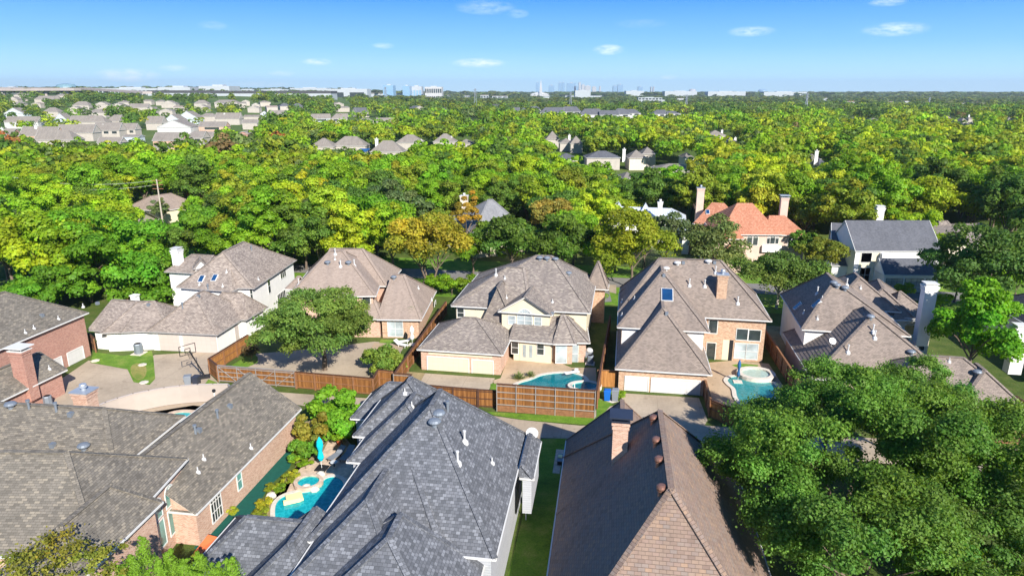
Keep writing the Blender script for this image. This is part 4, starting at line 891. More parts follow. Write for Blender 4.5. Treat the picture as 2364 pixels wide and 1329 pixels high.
# bins
def bin_(p,mat,label,ang=0,s=1.,h=1.05):
    q=G(p,0); r_=thing('wheelie_bin',label,'bin',q,'wheeled bins'); mb=MB(); w0,w1=.24*s,.3*s; R=lambda w,z:[q+Vector((x*w*math.cos(ang)-y*w*1.1*math.sin(ang),x*w*math.sin(ang)+y*w*1.1*math.cos(ang),z)) for x,y in((-1,-1),(1,-1),(1,1),(-1,1))]
    a,b=R(w0,.08),R(w1,h)
    for k in range(4): mb.poly([a[k],a[(k+1)%4],b[(k+1)%4],b[k]])
    mb.poly(a[::-1]); mb.build('body',M[mat],r_); mb=MB(); c1,c2,c3=R(w1*1.08,h),R(w1*1.08,h+.06),R(w1*.8,h+.12)
    for A_,B_ in((c1,c2),(c2,c3)):
        for k in range(4): mb.poly([A_[k],A_[(k+1)%4],B_[(k+1)%4],B_[k]])
    mb.poly(c3); mb.poly(c1[::-1]); mb.build('lid',M[mat],r_)
    for sx_ in (-1,1):
        mb=MB(); c_=q+Vector((math.cos(ang)*sx_*w0,math.sin(ang)*sx_*w0,.11))+Vector((-math.sin(ang),math.cos(ang),0))*.22; dx=Vector((math.cos(ang),math.sin(ang),0))*.04; mb.tube(c_-dx,c_+dx,.11,.11,10); mb.build('wheel',M['black'],r_)
bin_(z3(1882,1030),'blue','blue wheelie bin on a slab beside the orange gate',A96,1.15,1.1); bin_(z3(1952,1032),'greyp','grey wheelie bin standing right of the blue one',A96,1.2,1.2)
bin_(z1(1700,885),'greyp','grey-blue wheelie bin beside the basketball hoop',.3,1.25,.95); bin_(z1(1775,880),'darkcap','dark wheelie bin nearest the basketball hoop',-.1,1.2,.85)
# basketball hoop
q=G(z1(1850,825),0); r_=thing('basketball_hoop','portable basketball hoop with clear backboard on the driveway by the brown fence','basketball hoop',q)
mb=MB(); mb.box(q,1.1,.8,.25,.4); mb.build('base',M['black'],r_)
tp=atY(z1(1775,625),q.y+.0); tp=q+V(-1.25,-.2,3.3); mb=MB(); mb.beam(q+V(0,0,.2),tp,.12,.12); mb.beam(q+V(-.4,0,.2),q+(tp-q)*.55,.05,.05); mb.build('pole',M['black'],r_)
bc=tp+V(-.15,-.1,.2); d=Vector((math.cos(.9),math.sin(.9),0)); mb=MB()
for a_,b_ in (((-.9,-.55),(.9,-.55)),((.9,-.55),(.9,.55)),((.9,.55),(-.9,.55)),((-.9,.55),(-.9,-.55)),((-.3,-.4),(.3,-.4)),((.3,-.4),(.3,.1)),((.3,.1),(-.3,.1)),((-.3,.1),(-.3,-.4))): mb.beam(bc+d*a_[0]+V(0,0,a_[1]),bc+d*b_[0]+V(0,0,b_[1]),.06,.06)
mb.build('backboard_frame',M['black'],r_)
mb=MB(); rc=bc+Vector((d.y,-d.x,0))*.5+V(0,0,-.45); 
for k in range(12): t0,t1_=2*math.pi*k/12,2*math.pi*(k+1)/12; mb.beam(rc+V(.25*math.cos(t0),.25*math.sin(t0),0),rc+V(.25*math.cos(t1_),.25*math.sin(t1_),0),.03,.03); mb.beam(rc+V(.25*math.cos(t0),.25*math.sin(t0),0),rc+V(.14*math.cos(t1_),.14*math.sin(t1_),-.45),.012,.012)
mb.build('rim_and_net',M['black'],r_)
# umbrellas
def umb(p,hh,mat,label,base='black',r=.28):
    q=G(p,0); r_=thing('patio_umbrella',label,'umbrella',q); mb=MB(); mb.tube(q+V(0,0,.1),q+V(0,0,hh),.03,.03,8); mb.build('pole',M['pipe'],r_)
    mb=MB(); mb.lathe(q+V(0,0,hh*.28),[(r*.5,0),(r*.95,.1*hh),(r*.55,.3*hh),(r*1.0,.48*hh),(r*.85,.62*hh),(.04,.76*hh)],9); mb.build('folded_canopy',M[mat],r_)
    mb=MB(); mb.box(q,.95,.95,.1,A96); mb.build('base',M[base],r_)
umb(b2(925,385),2.9,'turq','folded turquoise umbrella on a black base beside the spa',r=.3)
umb(z4(1340,868),2.6,'bluecanvas','folded dark blue umbrella standing at the pool beside the double garage',r=.2,base='coping')
umb(z2(1845,530),2.5,'white','folded white umbrella under the fan palm',r=.28,base='coping')
umb((1883,1075),2.4,'blue','blue umbrella glimpsed through the crown of the big oak',r=.5)
def lounger(p,ang,mat,label,cush):
    q=G(p,0); r_=thing('sun_lounger',label,'sun lounger',q); d=Vector((math.cos(ang),math.sin(ang),0)); n=Vector((-d.y,d.x,0)); mb=MB()
    mb.beam(q-d*.9+V(0,0,.32),q+d*.3+V(0,0,.32),.62,.06); mb.build('seat',M[cush],r_); mb=MB(); mb.beam(q+d*.3+V(0,0,.32),q+d*1.0+V(0,0,.75),.62,.06); mb.build('backrest',M[cush],r_)
    for a_ in (-.8,.25):
        for b_ in (-.27,.27): mb=MB(); mb.beam(q+d*a_+n*b_,q+d*a_+n*b_+V(0,0,.3),.05,.05); mb.build('leg',M[mat],r_)
lounger(b2(1055,290),math.radians(62),'black','grey reclining lounger beside the turquoise umbrella','greyp')
lounger(b2(1150,290),math.radians(75),'black','second grey lounger in the shade beside the roof edge','greyp')
lounger(z2(1780,515),math.radians(20),'white','white lounger in front of the fan palm','white')
lounger(z2(1745,545),math.radians(150),'white','white low chair next to the lounger by the palm','white')
# round side table in the shade
q=G(b2(1035,365),0); r_=thing('side_table','small round grey table near the feet of the loungers','table',q); mb=MB(); mb.lathe(q+V(0,0,.42),[(.32,0),(.33,.03),(.3,.05)],16); mb.build('table_top',M['pipe'],r_); mb=MB(); mb.tube(q,q+V(0,0,.42),.05,.05); mb.build('leg',M['black'],r_)
# float
q=G(b2(685,650),.1); r_=thing('pool_float','square pale yellow float in the small turquoise pool','pool float',q); mb=MB(); mb.box(q,1.25,1.05,.2,math.radians(25)); mb.build('mattress',M['yellow'],r_); mb=MB(); mb.box(q+Vector((.0,-.52,0)).normalized()*.55,1.3,.22,.34,math.radians(25)); mb.build('pillow_edge',M['yellow'],r_)
# diving board
q=G(z3(1590,775),0); r_=thing('diving_board','white diving board reaching over the cream house pool','diving board',q); mb=MB(); mb.beam(G(z3(1625,765),.45),G(z3(1500,788),.5),.5,.07); mb.build('board',M['white'],r_); mb=MB(); e_=G(z3(1605,775),0); mb.box(e_,.4,.3,.42,A96); mb.build('stand',M['white'],r_)
# grill / water feature in shade
q=G(z3(1720,640),0); r_=thing('grill','covered grill standing in the shade right of the bay window','grill',q); mb=MB(); mb.box(q,.9,.5,.8,A96); mb.build('cart',M['greyp'],r_); mb=MB(); mb.lathe(q+V(0,0,.8),[(.42,0),(.4,.2),(.25,.35)],12); mb.build('lid',M['pipe'],r_)
# satellite dishes
def dish(p,z,r,label,mat='pipe',ln=.5,face=(.2,-.75,.6)):
    q=p if isinstance(p,Vector) else G(p,z); r_=thing('satellite_dish',label,'satellite dish',q-V(0,0,ln)); n=Vector(face).normalized(); mb=MB(); mb.tube(q-V(0,0,ln),q,.03,.03,6); mb.build('mast',M['pipe'],r_)
    x=n.cross(V(0,0,1)).normalized(); y=n.cross(x); mb=MB(); rings=[[q+n*(d_)+ (x*math.cos(t)*1.1+y*math.sin(t))*r*s for t in [2*math.pi*k/16 for k in range(16)]] for s,d_ in ((.05,0),(.6,.05),(1,.16),(1.02,.13),(.6,.02),(.05,-.03))]
    for a,b in zip(rings,rings[1:]):
        for k in range(16): mb.poly([a[k],a[(k+1)%16],b[(k+1)%16],b[k]])
    mb.build('reflector',M[mat],r_); mb=MB(); mb.beam(q-V(0,0,.1),q+n*.55-V(0,0,.15),.03,.03); mb.build('feed_arm',M['pipe'],r_)
dish(b3(768,68),5.6,.45,'pale satellite dish at the back corner of the grey roof')
qq=H_pink.roofpt(z5(605,545)); dish(qq+V(0,0,.6),0,.38,'round white satellite dish on the left slope of the pink house wing',mat='white',ln=.6)
dish(z1(30,628),2.9,.55,'dark satellite dish between the two red brick walls at the left edge',mat='black')
# camera pole by curved fence
q=G(z1(1935,990),2.6); r_=thing('security_light','black and white security light on a post behind the curved fence','light',V(q.x,q.y,0)); mb=MB(); mb.tube(V(q.x,q.y,0),V(q.x,q.y,3.0),.05,.05,8); mb.build('post',M['white'],r_); mb=MB(); mb.lathe(V(q.x,q.y,3.0),[(.12,0),(.18,.1),(.16,.25),(.05,.32)],10); mb.build('lamp_head',M['black'],r_)
# pool ladder-ish white rails
q=G(z3(1587,935),.1); tag((lambda mb:(mb.tube(q,q+V(0,0,.8),.06,.03,8),mb)[1].build('pool_handrail',M['white']))(MB()),'short white handrail at the pool fence end of the turquoise water','handrail')
# stepping slabs on the left lawn, rocks
for k,(p,l) in enumerate([(z1(1285,712),'flat pale stone lying on the dry patch of the left lawn'),(z1(860,675),'pale flat stone at the garage corner of the left lawn'),(z1(1300,870),'grey utility lid at the tip of the left lawn')]):
    q=G(p,0); mb=MB(); mb.lathe(q,[(.5,.02),(.48,.07),(.3,.09)],7); tag(mb.build('stone_slab',M['coping']),l,'stone')
for k,(p,sz,l) in enumerate([(b2(790,555),.42,'white boulder spilling between the spa and the small pool'),(b2(860,570),.4,'second white boulder right of the spa spillway'),(b2(915,440),.38,'pale boulder behind the spa rim'),(b2(480,625),.4,'pale rock at the left end of the flower bed by the pool')]):
    q=G(p,.1); mb=MB(); mb.lathe(q-V(0,0,.1),[(sz,0),(sz*1.05,.15),(sz*.8,.32),(sz*.3,.42)],7); tag(mb.build('rock',M['rock']),l,'rock')
# terrace pot and small sculptural pieces
q=G(b2(1085,170),0); r_=thing('planter','round terracotta pot holding a bright green bush by the loungers','planter',q); mb=MB(); mb.lathe(q,[(.22,0),(.32,.45),(.35,.5)],12); mb.build('pot',M['orange'],r_)
# downpipes on the grey house side wall, bench in grass strip
q0=G(b3(700,720),.3); r_=thing('downpipe','white downpipe on the pale side wall beside the grass strip','pipe',q0); mb=MB(); mb.tube(V(1.05,44.2,0),V(1.05,44.2,5.2),.05,.05,8); mb.build('pipe_run',M['trim'],r_)
q=G(b3(990,290),0); r_=thing('garden_bench','bench with a yellow cushion in the shade of the brown-roofed house','bench',q); mb=MB(); mb.box(q+V(0,0,.4),.5,1.3,.06,A96); mb.build('seat',M['greyp'],r_); mb=MB(); mb.box(q+V(.0,.1,.46),.35,.45,.1,A96); mb.build('cushion',M['yellow'],r_)
for s_ in (-.5,.5): mb=MB(); mb.box(q+N96*s_,.4,.08,.4,A96); mb.build('leg',M['black'],r_)
# ================================================================ poles, wires, pylons
def pole(pt,pb,z_top,label,arms=2,mat='wood'):
    # pb pixel of visible foot (or hidden), pt pixel of the top; solve for the distance at which the top is z_top high
    q=G(pt,z_top); r_=thing('utility_pole',label,'utility pole',V(q.x,q.y,0)); mb=MB(); mb.tube(V(q.x,q.y,0),q,.2,.13,8); mb.build('pole_shaft',M[mat],r_)
    for k in range(arms): mb=MB(); mb.beam(q+V(-1.2,0,-.3-.9*k),q+V(1.2,0,-.3-.9*k),.14,.14); mb.build('crossarm',M['wood'],r_)
    return q
qa=pole(t1(1412,992),None,12.5,'brown utility pole with two crossarms among the left trees',3,'palebark')
qb=pole(t1(1745,800),None,13.5,'tall bare pole rising from the red-brown fence at the left',0,'palebark')
qc=pole(t1(1572,950),None,9,'short pole with thin arms between the two taller poles',1,'palebark')
for k,(dz,l) in enumerate([(-.2,'upper power line crossing the left trees'),(-1.2,'lower power line crossing the left trees')]):
    mb=MB(); e=G((0,403+k*13),12.0-k); n=14
    pts=[qa+V(0,0,dz)+(e-(qa+V(0,0,dz)))*i/n-V(0,0,1.6*4*(i/n)*(1-i/n)) for i in range(n+1)]
    for a,b in zip(pts,pts[1:]): mb.tube(a,b,.025,.025,4)
    tag(mb.build('power_line',M['trim']),l,'power line')
def pylon(pt,hpx,Y,label):
    b=atY((pt[0],pt[1]+hpx),Y); t=atY(pt,Y); hh=max(t.z,8); w=hh*.13; r_=thing('lattice_pylon',label,'pylon',(t.x,Y,0),'pylons on the horizon'); mb=MB(); th=Y*.00045
    A_=[V(t.x+sx_*w/2,Y+sy_*w/2,0) for sx_,sy_ in((-1,-1),(1,-1),(1,1),(-1,1))]; B_=[V(t.x+sx_*w*.12,Y+sy_*w*.12,hh) for sx_,sy_ in((-1,-1),(1,-1),(1,1),(-1,1))]
    for a,b_ in zip(A_,B_): mb.beam(a,b_,th,th)
    for i in range(6):
        f0,f1_=i/6,(i+1)/6
        for k in range(4):
            p0=A_[k].lerp(B_[k],f0); p1_=A_[(k+1)%4].lerp(B_[(k+1)%4],f1_); mb.beam(p0,p1_,th*.6,th*.6)
    mb.build('lattice_mast',M['vent'],r_); mb=MB(); 
    for z in (.95,.84): mb.beam(V(t.x-w*.7,Y,hh*z),V(t.x+w*.7,Y,hh*z),th,th)
    mb.build('crossarms',M['vent'],r_)
pylon(t3(1507,232),20,900,'lattice pylon right of the white columned office'); pylon(t4(392,215),28,850,'tallest lattice pylon on the right horizon'); pylon(t3(460,205),18,1000,'slender pylon right of the white church'); pylon(t2(1942,175),25,900,'pylon above the white apartment blocks in the centre'); pylon(t2(1130,160),22,1100,'thin mast left of the blue office block'); pylon(t4(1495,255),18,1200,'faint pylon far right over the treetops')
def hz(x,y):
    "the land climbs gently towards the upper left"
    x=np.asarray(x,float); y=np.asarray(y,float)
    a=np.clip((y-450)/1000,0,1); a=a*a*(3-2*a); b=np.clip((-x/np.maximum(y,1)-.02)/.38,0,1); b=b*b*(3-2*b); return 25*a*b
def GH(p,e=0.):
    d=ray(p); t=60.
    while t<6000:
        if H+d[2]*t<=float(hz(d[0]*t,d[1]*t))+e: break
        t*=1.004
    return V(d[0]*t,d[1]*t,H+d[2]*t)
xs=np.linspace(-9000,300,90); ys=np.concatenate([np.linspace(430,1500,40),np.linspace(1600,9500,20)]); vv=[]; 
for y_ in ys:
    for x_ in xs: z_=float(hz(x_,y_)); vv.append((x_,y_,z_-.02 if z_>.02 else -.6))
nx_=len(xs); me=bpy.data.meshes.new('hill'); me.from_pydata(vv,[],[(j*nx_+i,j*nx_+i+1,(j+1)*nx_+i+1,(j+1)*nx_+i) for j in range(len(ys)-1) for i in range(nx_-1)]); me.materials.append(M['far']); o=bpy.data.objects.new('hill',me); C.objects.link(o); o['kind']='structure'
# ================================================================ estate on the left, mid-distance houses, far city
ORD=['leftmost','second from left','third from left','fourth from left','fifth from left','sixth from left','seventh from left','eighth from left','ninth from left','tenth from left']+['%dth from left'%i for i in range(11,40)]
def far(tl,x0,x1,ye,yr,label,wall='townbeige',roof='r_far',e=5.4,D=11,rd='x',g=(False,False),chim=None,win=0,ins=None,trim='trim',group=None,y2=None,cat='house',oh=.3,cm='brick_red',zb=None):
    A=GH(tl(x0,ye),e); B=GH(tl(x1,y2 if y2 is not None else ye),e); zg=max(0,float(hz((A.x+B.x)/2,(A.y+B.y)/2))); e+=zg; A.z=B.z=e
    if (B-A).length<3: B=A+V(3,0,0)
    mid=(A+B)/2; name='town_house' if cat=='town house' else ('apartment_building' if cat=='apartment block' else 'suburban_house')
    h=House(name,label,cat,(mid.x,mid.y,0),wall,roof,trim,group,oh=oh,caps=False)
    u=(B-A).normalized(); n=V(-u.y,u.x,0)
    if rd=='x': q=mid+n*D/2
    else: q=mid
    d_=ray(tl((x0+x1)/2,yr)); zr=H+d_[2]*(q.y if rd=='x' else mid.y+(0 if g[0] else 3))/d_[1]; half=(D/2 if rd=='x' else (B-A).length/2); zr=min(max(zr,e+half*.3),e+half*.95)
    b_=h.block(A,B,e,D=D,zr=zr,rd=rd,g0=g[0],g1=g[1],i0=None if ins is None else ins,i1=None if ins is None else ins,z0=zg-2 if zg>.5 else 0)
    for k in range(win):
        L=b_['front'][3]; w=L/(win*1.8); c_=L*(k+.6)/(win+.2); h.window(b_,'front',None,None,ny=1,r=(c_-w/2,c_+w/2,e-2.3,e-.6))
    h.finish()
    if chim:
        cx,cy=tl(*chim); q=h.roofz(mid.x,mid.y); yy=mid.y+(D*.4 if rd=='x' else D*.3); p=atY((cx,cy),yy); h.chimney(V(p.x,yy,zr),max(1.0,D*.11),1.0,p.z,cm,'cap' if cm!='white' else 'trim',below=5)
    a=tl(x0,yr); b=tl(x1,ye); prot(a[0]-1,a[1]-1,b[0]+1,b[1]+(-1 if win==0 else 5),mid.y+D*.3); return h
TH='taupe-roofed town house, %s in the %s row of the left estate'
def row(rowname,items,grp='town houses of the left estate'):
    items.sort(key=lambda i:i[0](i[1],0)[0])
    for k,it in enumerate(items):
        tl,x0,x1,ye,yr=it[:5]; kw=it[5] if len(it)>5 else {}
        far(tl,x0,x1,ye,yr,TH%(ORD[k],rowname),roof=kw.pop('roof','r_far'),cat='town house',group=grp,**kw)
GG=dict(g=(True,True))
row('nearest',[(t1,0,100,595,535,dict(g=(True,True),wall='brick_red',chim=(15,530),cm='white')),(t1,300,665,640,548,dict(g=(True,False))),(t1,165,500,600,500,dict(g=(True,True),wall='brick_pink',chim=(320,505),cm='white')),(t1,500,835,575,488,dict(g=(True,True))),(t1,830,1075,552,466,dict(g=(True,True),win=3,chim=(930,500),cm='white')),(t1,1085,1220,545,462,dict(g=(True,True),win=2,D=9)),(t1,870,1085,662,612,dict(e=3.,D=8,g=(True,True))),(t1,1100,1250,612,600,dict(e=5,D=8,wall='townblue',g=(True,True))),(t1,1370,1640,645,568,dict(g=(True,True),wall='brick_pink')),(t1,1640,1830,620,556,dict(g=(False,True),win=2,chim=(1682,572))),(t1,1835,1925,608,562,dict(g=(True,True),D=9)),(t1,1365,1480,705,660,dict(e=3,D=8))])
row('second',[(t1,30,340,478,425,dict(g=(True,True),rd='x',wall='townwhite')),(t1,620,950,478,412,dict(g=(True,False),chim=(828,428))),(t1,950,1075,470,405,dict(g=(False,True))),(t1,1410,1720,522,458,dict(rd='y',g=(True,True),D=16,wall='townwhite')),(t1,1310,1460,490,398,dict(g=(True,True),D=12)),(t1,1465,1640,470,408,dict(rd='y',g=(True,True),D=14,wall='townblue')),(t1,1785,2030,517,472,dict(g=(True,True),wall='brick_pink',win=1)),(t1,2130,2255,585,560,dict(rd='y',g=(True,True),D=9,wall='brick_red',e=4)),(t1,480,610,462,396,dict(rd='y',g=(True,True),D=10,wall='townblue')),(t1,2180,2320,485,452,dict(g=(True,True),D=9))])
row('third',[(t1,30,215,400,348,dict(rd='y',g=(True,True),D=12,wall='townblue',chim=(12,370))),(t1,1590,1785,440,378,dict(rd='y',g=(True,True),D=14,wall='townblue',chim=(1585,410))),(t1,1790,1950,428,396,dict()),(t1,1935,2160,448,384,dict(g=(True,True),chim=(2025,400),cm='white')),(t1,790,950,392,358,dict()),(t1,380,525,385,345,dict()),(t1,960,1155,345,306,dict(rd='y',g=(True,True),D=12)),(t1,1170,1330,345,310,dict(rd='x',g=(True,True))),(t1,1330,1400,368,340,dict(rd='y',g=(True,True))),(t1,600,735,362,334,dict(rd='y',g=(True,True),D=10)),(t1,1450,1585,312,282,dict(rd='y',g=(True,True))),(t2,0,80,405,378,dict(rd='y',g=(True,True),wall='townblue')),(t2,85,235,412,370,dict(g=(True,True)))])
row('farthest',[(t1,75,158,275,248,dict(rd='y',g=(True,True))),(t1,305,540,272,240,dict()),(t1,650,800,325,290,dict()),(t1,850,970,320,294,dict(rd='y',g=(True,True))),(t1,1745,1870,310,278,dict()),(t1,1765,1865,346,320,dict(rd='y',g=(True,True))),(t1,1930,2140,300,276,dict()),(t1,2270,2345,322,304,dict(rd='y',g=(True,True))),(t1,1060,1160,300,284,dict()),(t2,180,280,335,306,dict(roof='r_slate')),(t2,290,405,345,308,dict(roof='r_slate')),(t2,0,100,300,284,dict()),(t1,120,250,232,215,dict()),(t1,500,640,238,222,dict()),(t1,1400,1480,292,276,dict())])
# filler roofs of the estate (rows further back, small)
fill=[]
for k in range(46):
    x=20+RNG.random()*860; y_=[232,239,247,256,268][k%5]+RNG.random()*3
    if x>600 and y_>250: continue
    if any(p[0]-6<x<p[2]+6 and p[1]-3<y_<p[3]+3 for p in PROT): continue
    fill.append((x,y_)); w=26*(y_-212)/45+6; prot(x,y_-4,x+w,y_+3,1e5)
fill.sort()
for k,(x,y_) in enumerate(fill):
    w=26*(y_-212)/45+6
    far(PX,x,x+w,y_,y_-3.5,'small pale-roofed house far back in the estate, %s of the scattered ones'%ORD[k],roof=['r_far','r_tan','r_cream'][k%3],rd='xy'[k%2],g=(True,True),cat='town house',group='scattered far houses of the estate',D=10)
# mid houses
MIDS=[(t2,465,640,447,402,'pale-roofed house with a blue left gable beyond the left trees',dict(g=(True,True),wall='townblue',win=1)),(t2,640,800,447,400,'pale-roofed house with a brick chimney beside the blue-gabled one',dict(g=(False,True),chim=(730,408),win=2)),(t2,1050,1205,482,437,'small pale-roofed house with a tall brick chimney in the central trees',dict(g=(True,True),chim=(1120,455))),(t2,885,1035,470,445,'low roof left of the small brick-chimney house',dict(D=8)),
(t2,445,665,700,620,'tan hip roof house, first of the row in the trees, small skylight on it',dict(e=5)),(t2,650,955,692,604,'tan roof with dark solar panels in the row of hip roofs',dict(e=5,chim=(885,655),cm='white')),(t2,990,1290,745,642,'broad tan hip roof with a white chimney at its left end',dict(e=4.5,chim=(1052,628),cm='white')),(t2,1222,1470,662,590,'tan hip roof above a white wall right of the broad one',dict(e=5.4,chim=(1455,640),cm='white')),(t2,1560,1770,655,580,'tan hip roof with white chimney half behind the central trees',dict(e=5,chim=(1725,610),cm='white')),(t2,1790,1920,672,628,'small tan roof at the right end of the hip roof row',dict(e=4)),
(t3,235,360,632,556,'taupe hip roof peeping left of the grey gable, upper one',dict(e=5)),(t3,358,490,668,620,'taupe roof with a white chimney just below the upper taupe hip roof',dict(e=4.5,chim=(448,595),cm='white')),(t3,455,572,672,600,'taupe roof joined to the right of the white-chimney roof',dict(e=5)),(t3,600,912,800,735,'large slate-grey hip roof with a tall white chimney in the middle distance',dict(e=5,roof='r_slate',chim=(777,800),cm='white')),(t3,322,530,815,755,'pale grey roof with small black vents left of the slate-grey one',dict(e=4.5,roof='r_slate')),(t3,985,1150,802,725,'tan hip roof house with cream walls beside the dark conifer',dict(e=5,chim=(942,722),cm='white',wall='beigest')),(t3,1105,1235,765,700,'taller tan roof behind the dark conifer',dict(e=6)),(t3,1485,1580,800,748,'white-walled house with a tan roof right of the dark conifer',dict(e=5,wall='white')),(t3,1235,1600,905,852,'long tan roof with dark vents below the dark conifer',dict(e=3.6)),(t3,930,1050,985,935,'small sagging taupe roof in the golden trees',dict(e=3)),(t3,1700,1862,595,550,'pale taupe roof in the right-hand trees',dict(e=4.5,chim=(1825,550),cm='white')),(t3,1860,1972,655,616,'second pale taupe roof lower right in the same trees',dict(e=4,chim=(1945,618),cm='white')),
(t4,495,600,870,805,'slate-blue roof with a white chimney alone in the right wood',dict(e=5,roof='r_slate',chim=(475,738),cm='white')),(t4,430,520,812,770,'tan roof behind the lone white chimney in the right wood',dict(e=5)),(t4,775,860,452,428,'grey roof far off in the right wood, leftmost',dict(roof='r_slate')),(t4,960,1060,462,440,'tan roof far off in the right wood',dict()),(t4,1640,1700,452,418,'pointed pale roof far off at the right',dict(rd='y')),(t4,1780,1845,474,432,'pale pyramid roof far off at the right',dict(rd='y')),(t4,1845,1895,450,425,'roof with white chimneys right of the pale pyramid',dict(chim=(1850,412),cm='white')),(t4,2190,2280,472,432,'pale pointed roof at the far right',dict(rd='y')),(t4,1830,1885,515,480,'grey roof below the pale pyramid at the right',dict(roof='r_slate')),(t2,875,990,390,340,'grey-roofed house with white gable in the central woods',dict(roof='r_slate',g=(True,True))),(t2,1220,1295,368,350,'white gabled house left of the central road wires',dict(rd='y',g=(True,True))),(t2,1380,1505,362,334,'grey double-gabled house in the central woods',dict(roof='r_slate',rd='y',g=(True,True))),(t2,1655,1725,385,345,'dark-roofed house beside bright green central trees',dict(roof='r_dark')),(t2,2045,2160,345,308,'dark-roofed gabled house in the upper centre',dict(roof='r_dark',g=(True,True))),(t2,1880,1960,472,458,'small roof in the upper central trees',dict(e=4))]
for tl,x0,x1,ye,yr,l,kw in MIDS: far(tl,x0,x1,ye,yr,l,roof=kw.pop('roof','r_far'),**kw)
# solar panels on the second house of the row
for k,(a,b) in enumerate([((760,645),(805,668)),((812,645),(870,660)),((905,715),(960,745))]):
    p=G(t2(*a),6.6+.3*(k<2)); q=G(t2(*b),5.9); mb=MB(); s_=V(q.x-p.x,0,0); t_=V(0,q.y-p.y,q.z-p.z); mb.poly([p,p+t_,p+t_+s_,p+s_][::1]); mb.poly([p+s_-V(0,0,.1),p+t_+s_-V(0,0,.1),p+t_-V(0,0,.1),p-V(0,0,.1)]); tag(mb.build('solar_panel',M['glassblue']),'dark solar panel on the tan hip roof, %s'%['left one on the upper slope','right one on the upper slope','lowest one near the eave'][k],'solar panel')
# dark grey apartment row
row2=[(t3,0,72,378,344),(t3,182,400,392,344),(t3,402,560,384,336),(t3,535,775,410,350),(t3,722,900,412,370),(t3,832,1000,408,353),(t3,950,1095,398,360),(t3,1190,1322,405,366),(t3,1330,1455,402,376),(t3,1512,1630,414,390),(t2,2290,2345,395,345),(t3,100,200,362,336)]
row2.sort(key=lambda i:i[0](i[1],0)[0])
for k,(tl,x0,x1,ye,yr) in enumerate(row2): far(tl,x0,x1,ye,yr,'slate-roofed apartment block, %s in the long grey row'%ORD[k],roof='r_slate',wall='townwhite',e=7.5,D=13,rd='x',g=(k%2==0,k%3==0),cat='apartment block',group='slate-roofed apartment row',win=2 if x1-x0>120 else 0)
# ---- far boxes
def bx(tl,x0,x1,yt,yb,label,mat,cat='building',Y=None,D=None,win=None,dark=None,name='office_building',roofm=None,group=None):
    p=tl(x0,yb); g_=GH(p,0) if Y is None else atY(p,Y); Y=g_.y if Y is None else Y
    a=atY(tl(x0,yt),Y); b=atY(tl(x1,yt),Y); z=max(a.z,4); w=b.x-a.x; D=D or min(w,60); cx=(a.x+b.x)/2
    r_=thing(name,label,cat,(cx,Y+D/2,0),group); mb=MB(); mb.box(V(cx,Y+D/2,0),w,D,z); mb.build('facade',M[mat],r_)
    if roofm: mb=MB(); mb.box(V(cx,Y+D/2,z),w*1.01,D*1.02,max(1.2,z*.16)); mb.build('roof',M[roofm],r_)
    else: mb=MB(); mb.box(V(cx,Y+D/2,z),w*.35,D*.35,z*.07); mb.build('roof_plant',M['citypale'],r_)
    if win:
        n,rows,mt=win
        for i in range(n):
            for j in range(rows):
                mb=MB(); x=a.x+w*(i+.5)/n; zz=z*(j+.5)/rows; mb.box(V(x,Y-.15,zz-z*.3/rows),w/n*.7,.3,z*.55/rows); mb.build('window',M[mt],r_)
    x0_,y0_=tl(x0,yt); x1_,y1_=tl(x1,yb); PROT.append((x0_,y0_,x1_,y0_+(y1_-y0_)*.4,Y)); return r_
bx(t3,1070,1285,256,302,'white office with tall dark windows standing in the woods','citypale',win=(7,2,'glass'),D=30)
bx(t3,1285,1312,276,300,'small white annex right of the columned office','citypale',D=20)
# church
Y_=G(t3(180,245),0).y; a=atY(t3(88,225),Y_); b=atY(t3(268,225),Y_); r_=thing('church','white church with a tall tapering spire on the horizon woods','church',((a.x+b.x)/2,Y_,0)); cx=(a.x+b.x)/2; w=b.x-a.x
mb=MB(); mb.box(V(cx,Y_,0),w,25,a.z); mb.build('nave',M['tower'],r_); mb=MB(); A_=V(cx-w*.5,Y_-13,a.z); mb.poly([A_,A_+V(w,0,0),V(cx,Y_,a.z*2.1)]); mb.poly([A_+V(w,0,0),A_+V(w,26,0),V(cx,Y_,a.z*2.1)]); mb.poly([A_+V(w,26,0),A_+V(0,26,0),V(cx,Y_,a.z*2.1)]); mb.poly([A_+V(0,26,0),A_,V(cx,Y_,a.z*2.1)]); mb.build('roof',M['tower'],r_)
s_=atY(t3(190,95),Y_); mb=MB(); wd=w*.17; 
for (z0,z1_,w0,w1) in ((0,s_.z*.55,wd,wd*.6),(s_.z*.55,s_.z*.86,wd*.55,wd*.25),(s_.z*.86,s_.z,wd*.22,.2)):
    q0=[V(s_.x+i*w0/2,Y_-14+j*w0/2,z0) for i,j in((-1,-1),(1,-1),(1,1),(-1,1))]; q1=[V(s_.x+i*w1/2,Y_-14+j*w1/2,z1_) for i,j in((-1,-1),(1,-1),(1,1),(-1,1))]
    for k in range(4): mb.poly([q0[k],q0[(k+1)%4],q1[(k+1)%4],q1[k]])
    mb.poly(q1)
mb.build('spire',M['tower'],r_); c0=t3(85,95); c1=t3(268,240); PROT.append((c0[0],c0[1],c1[0],c1[1]-4,Y_))
bx(t3,410,740,240,262,'long low white building right of the church','citypale',D=40,roofm='r_slate'); bx(t3,205,272,250,275,'small white hall below the church','citypale',D=15)
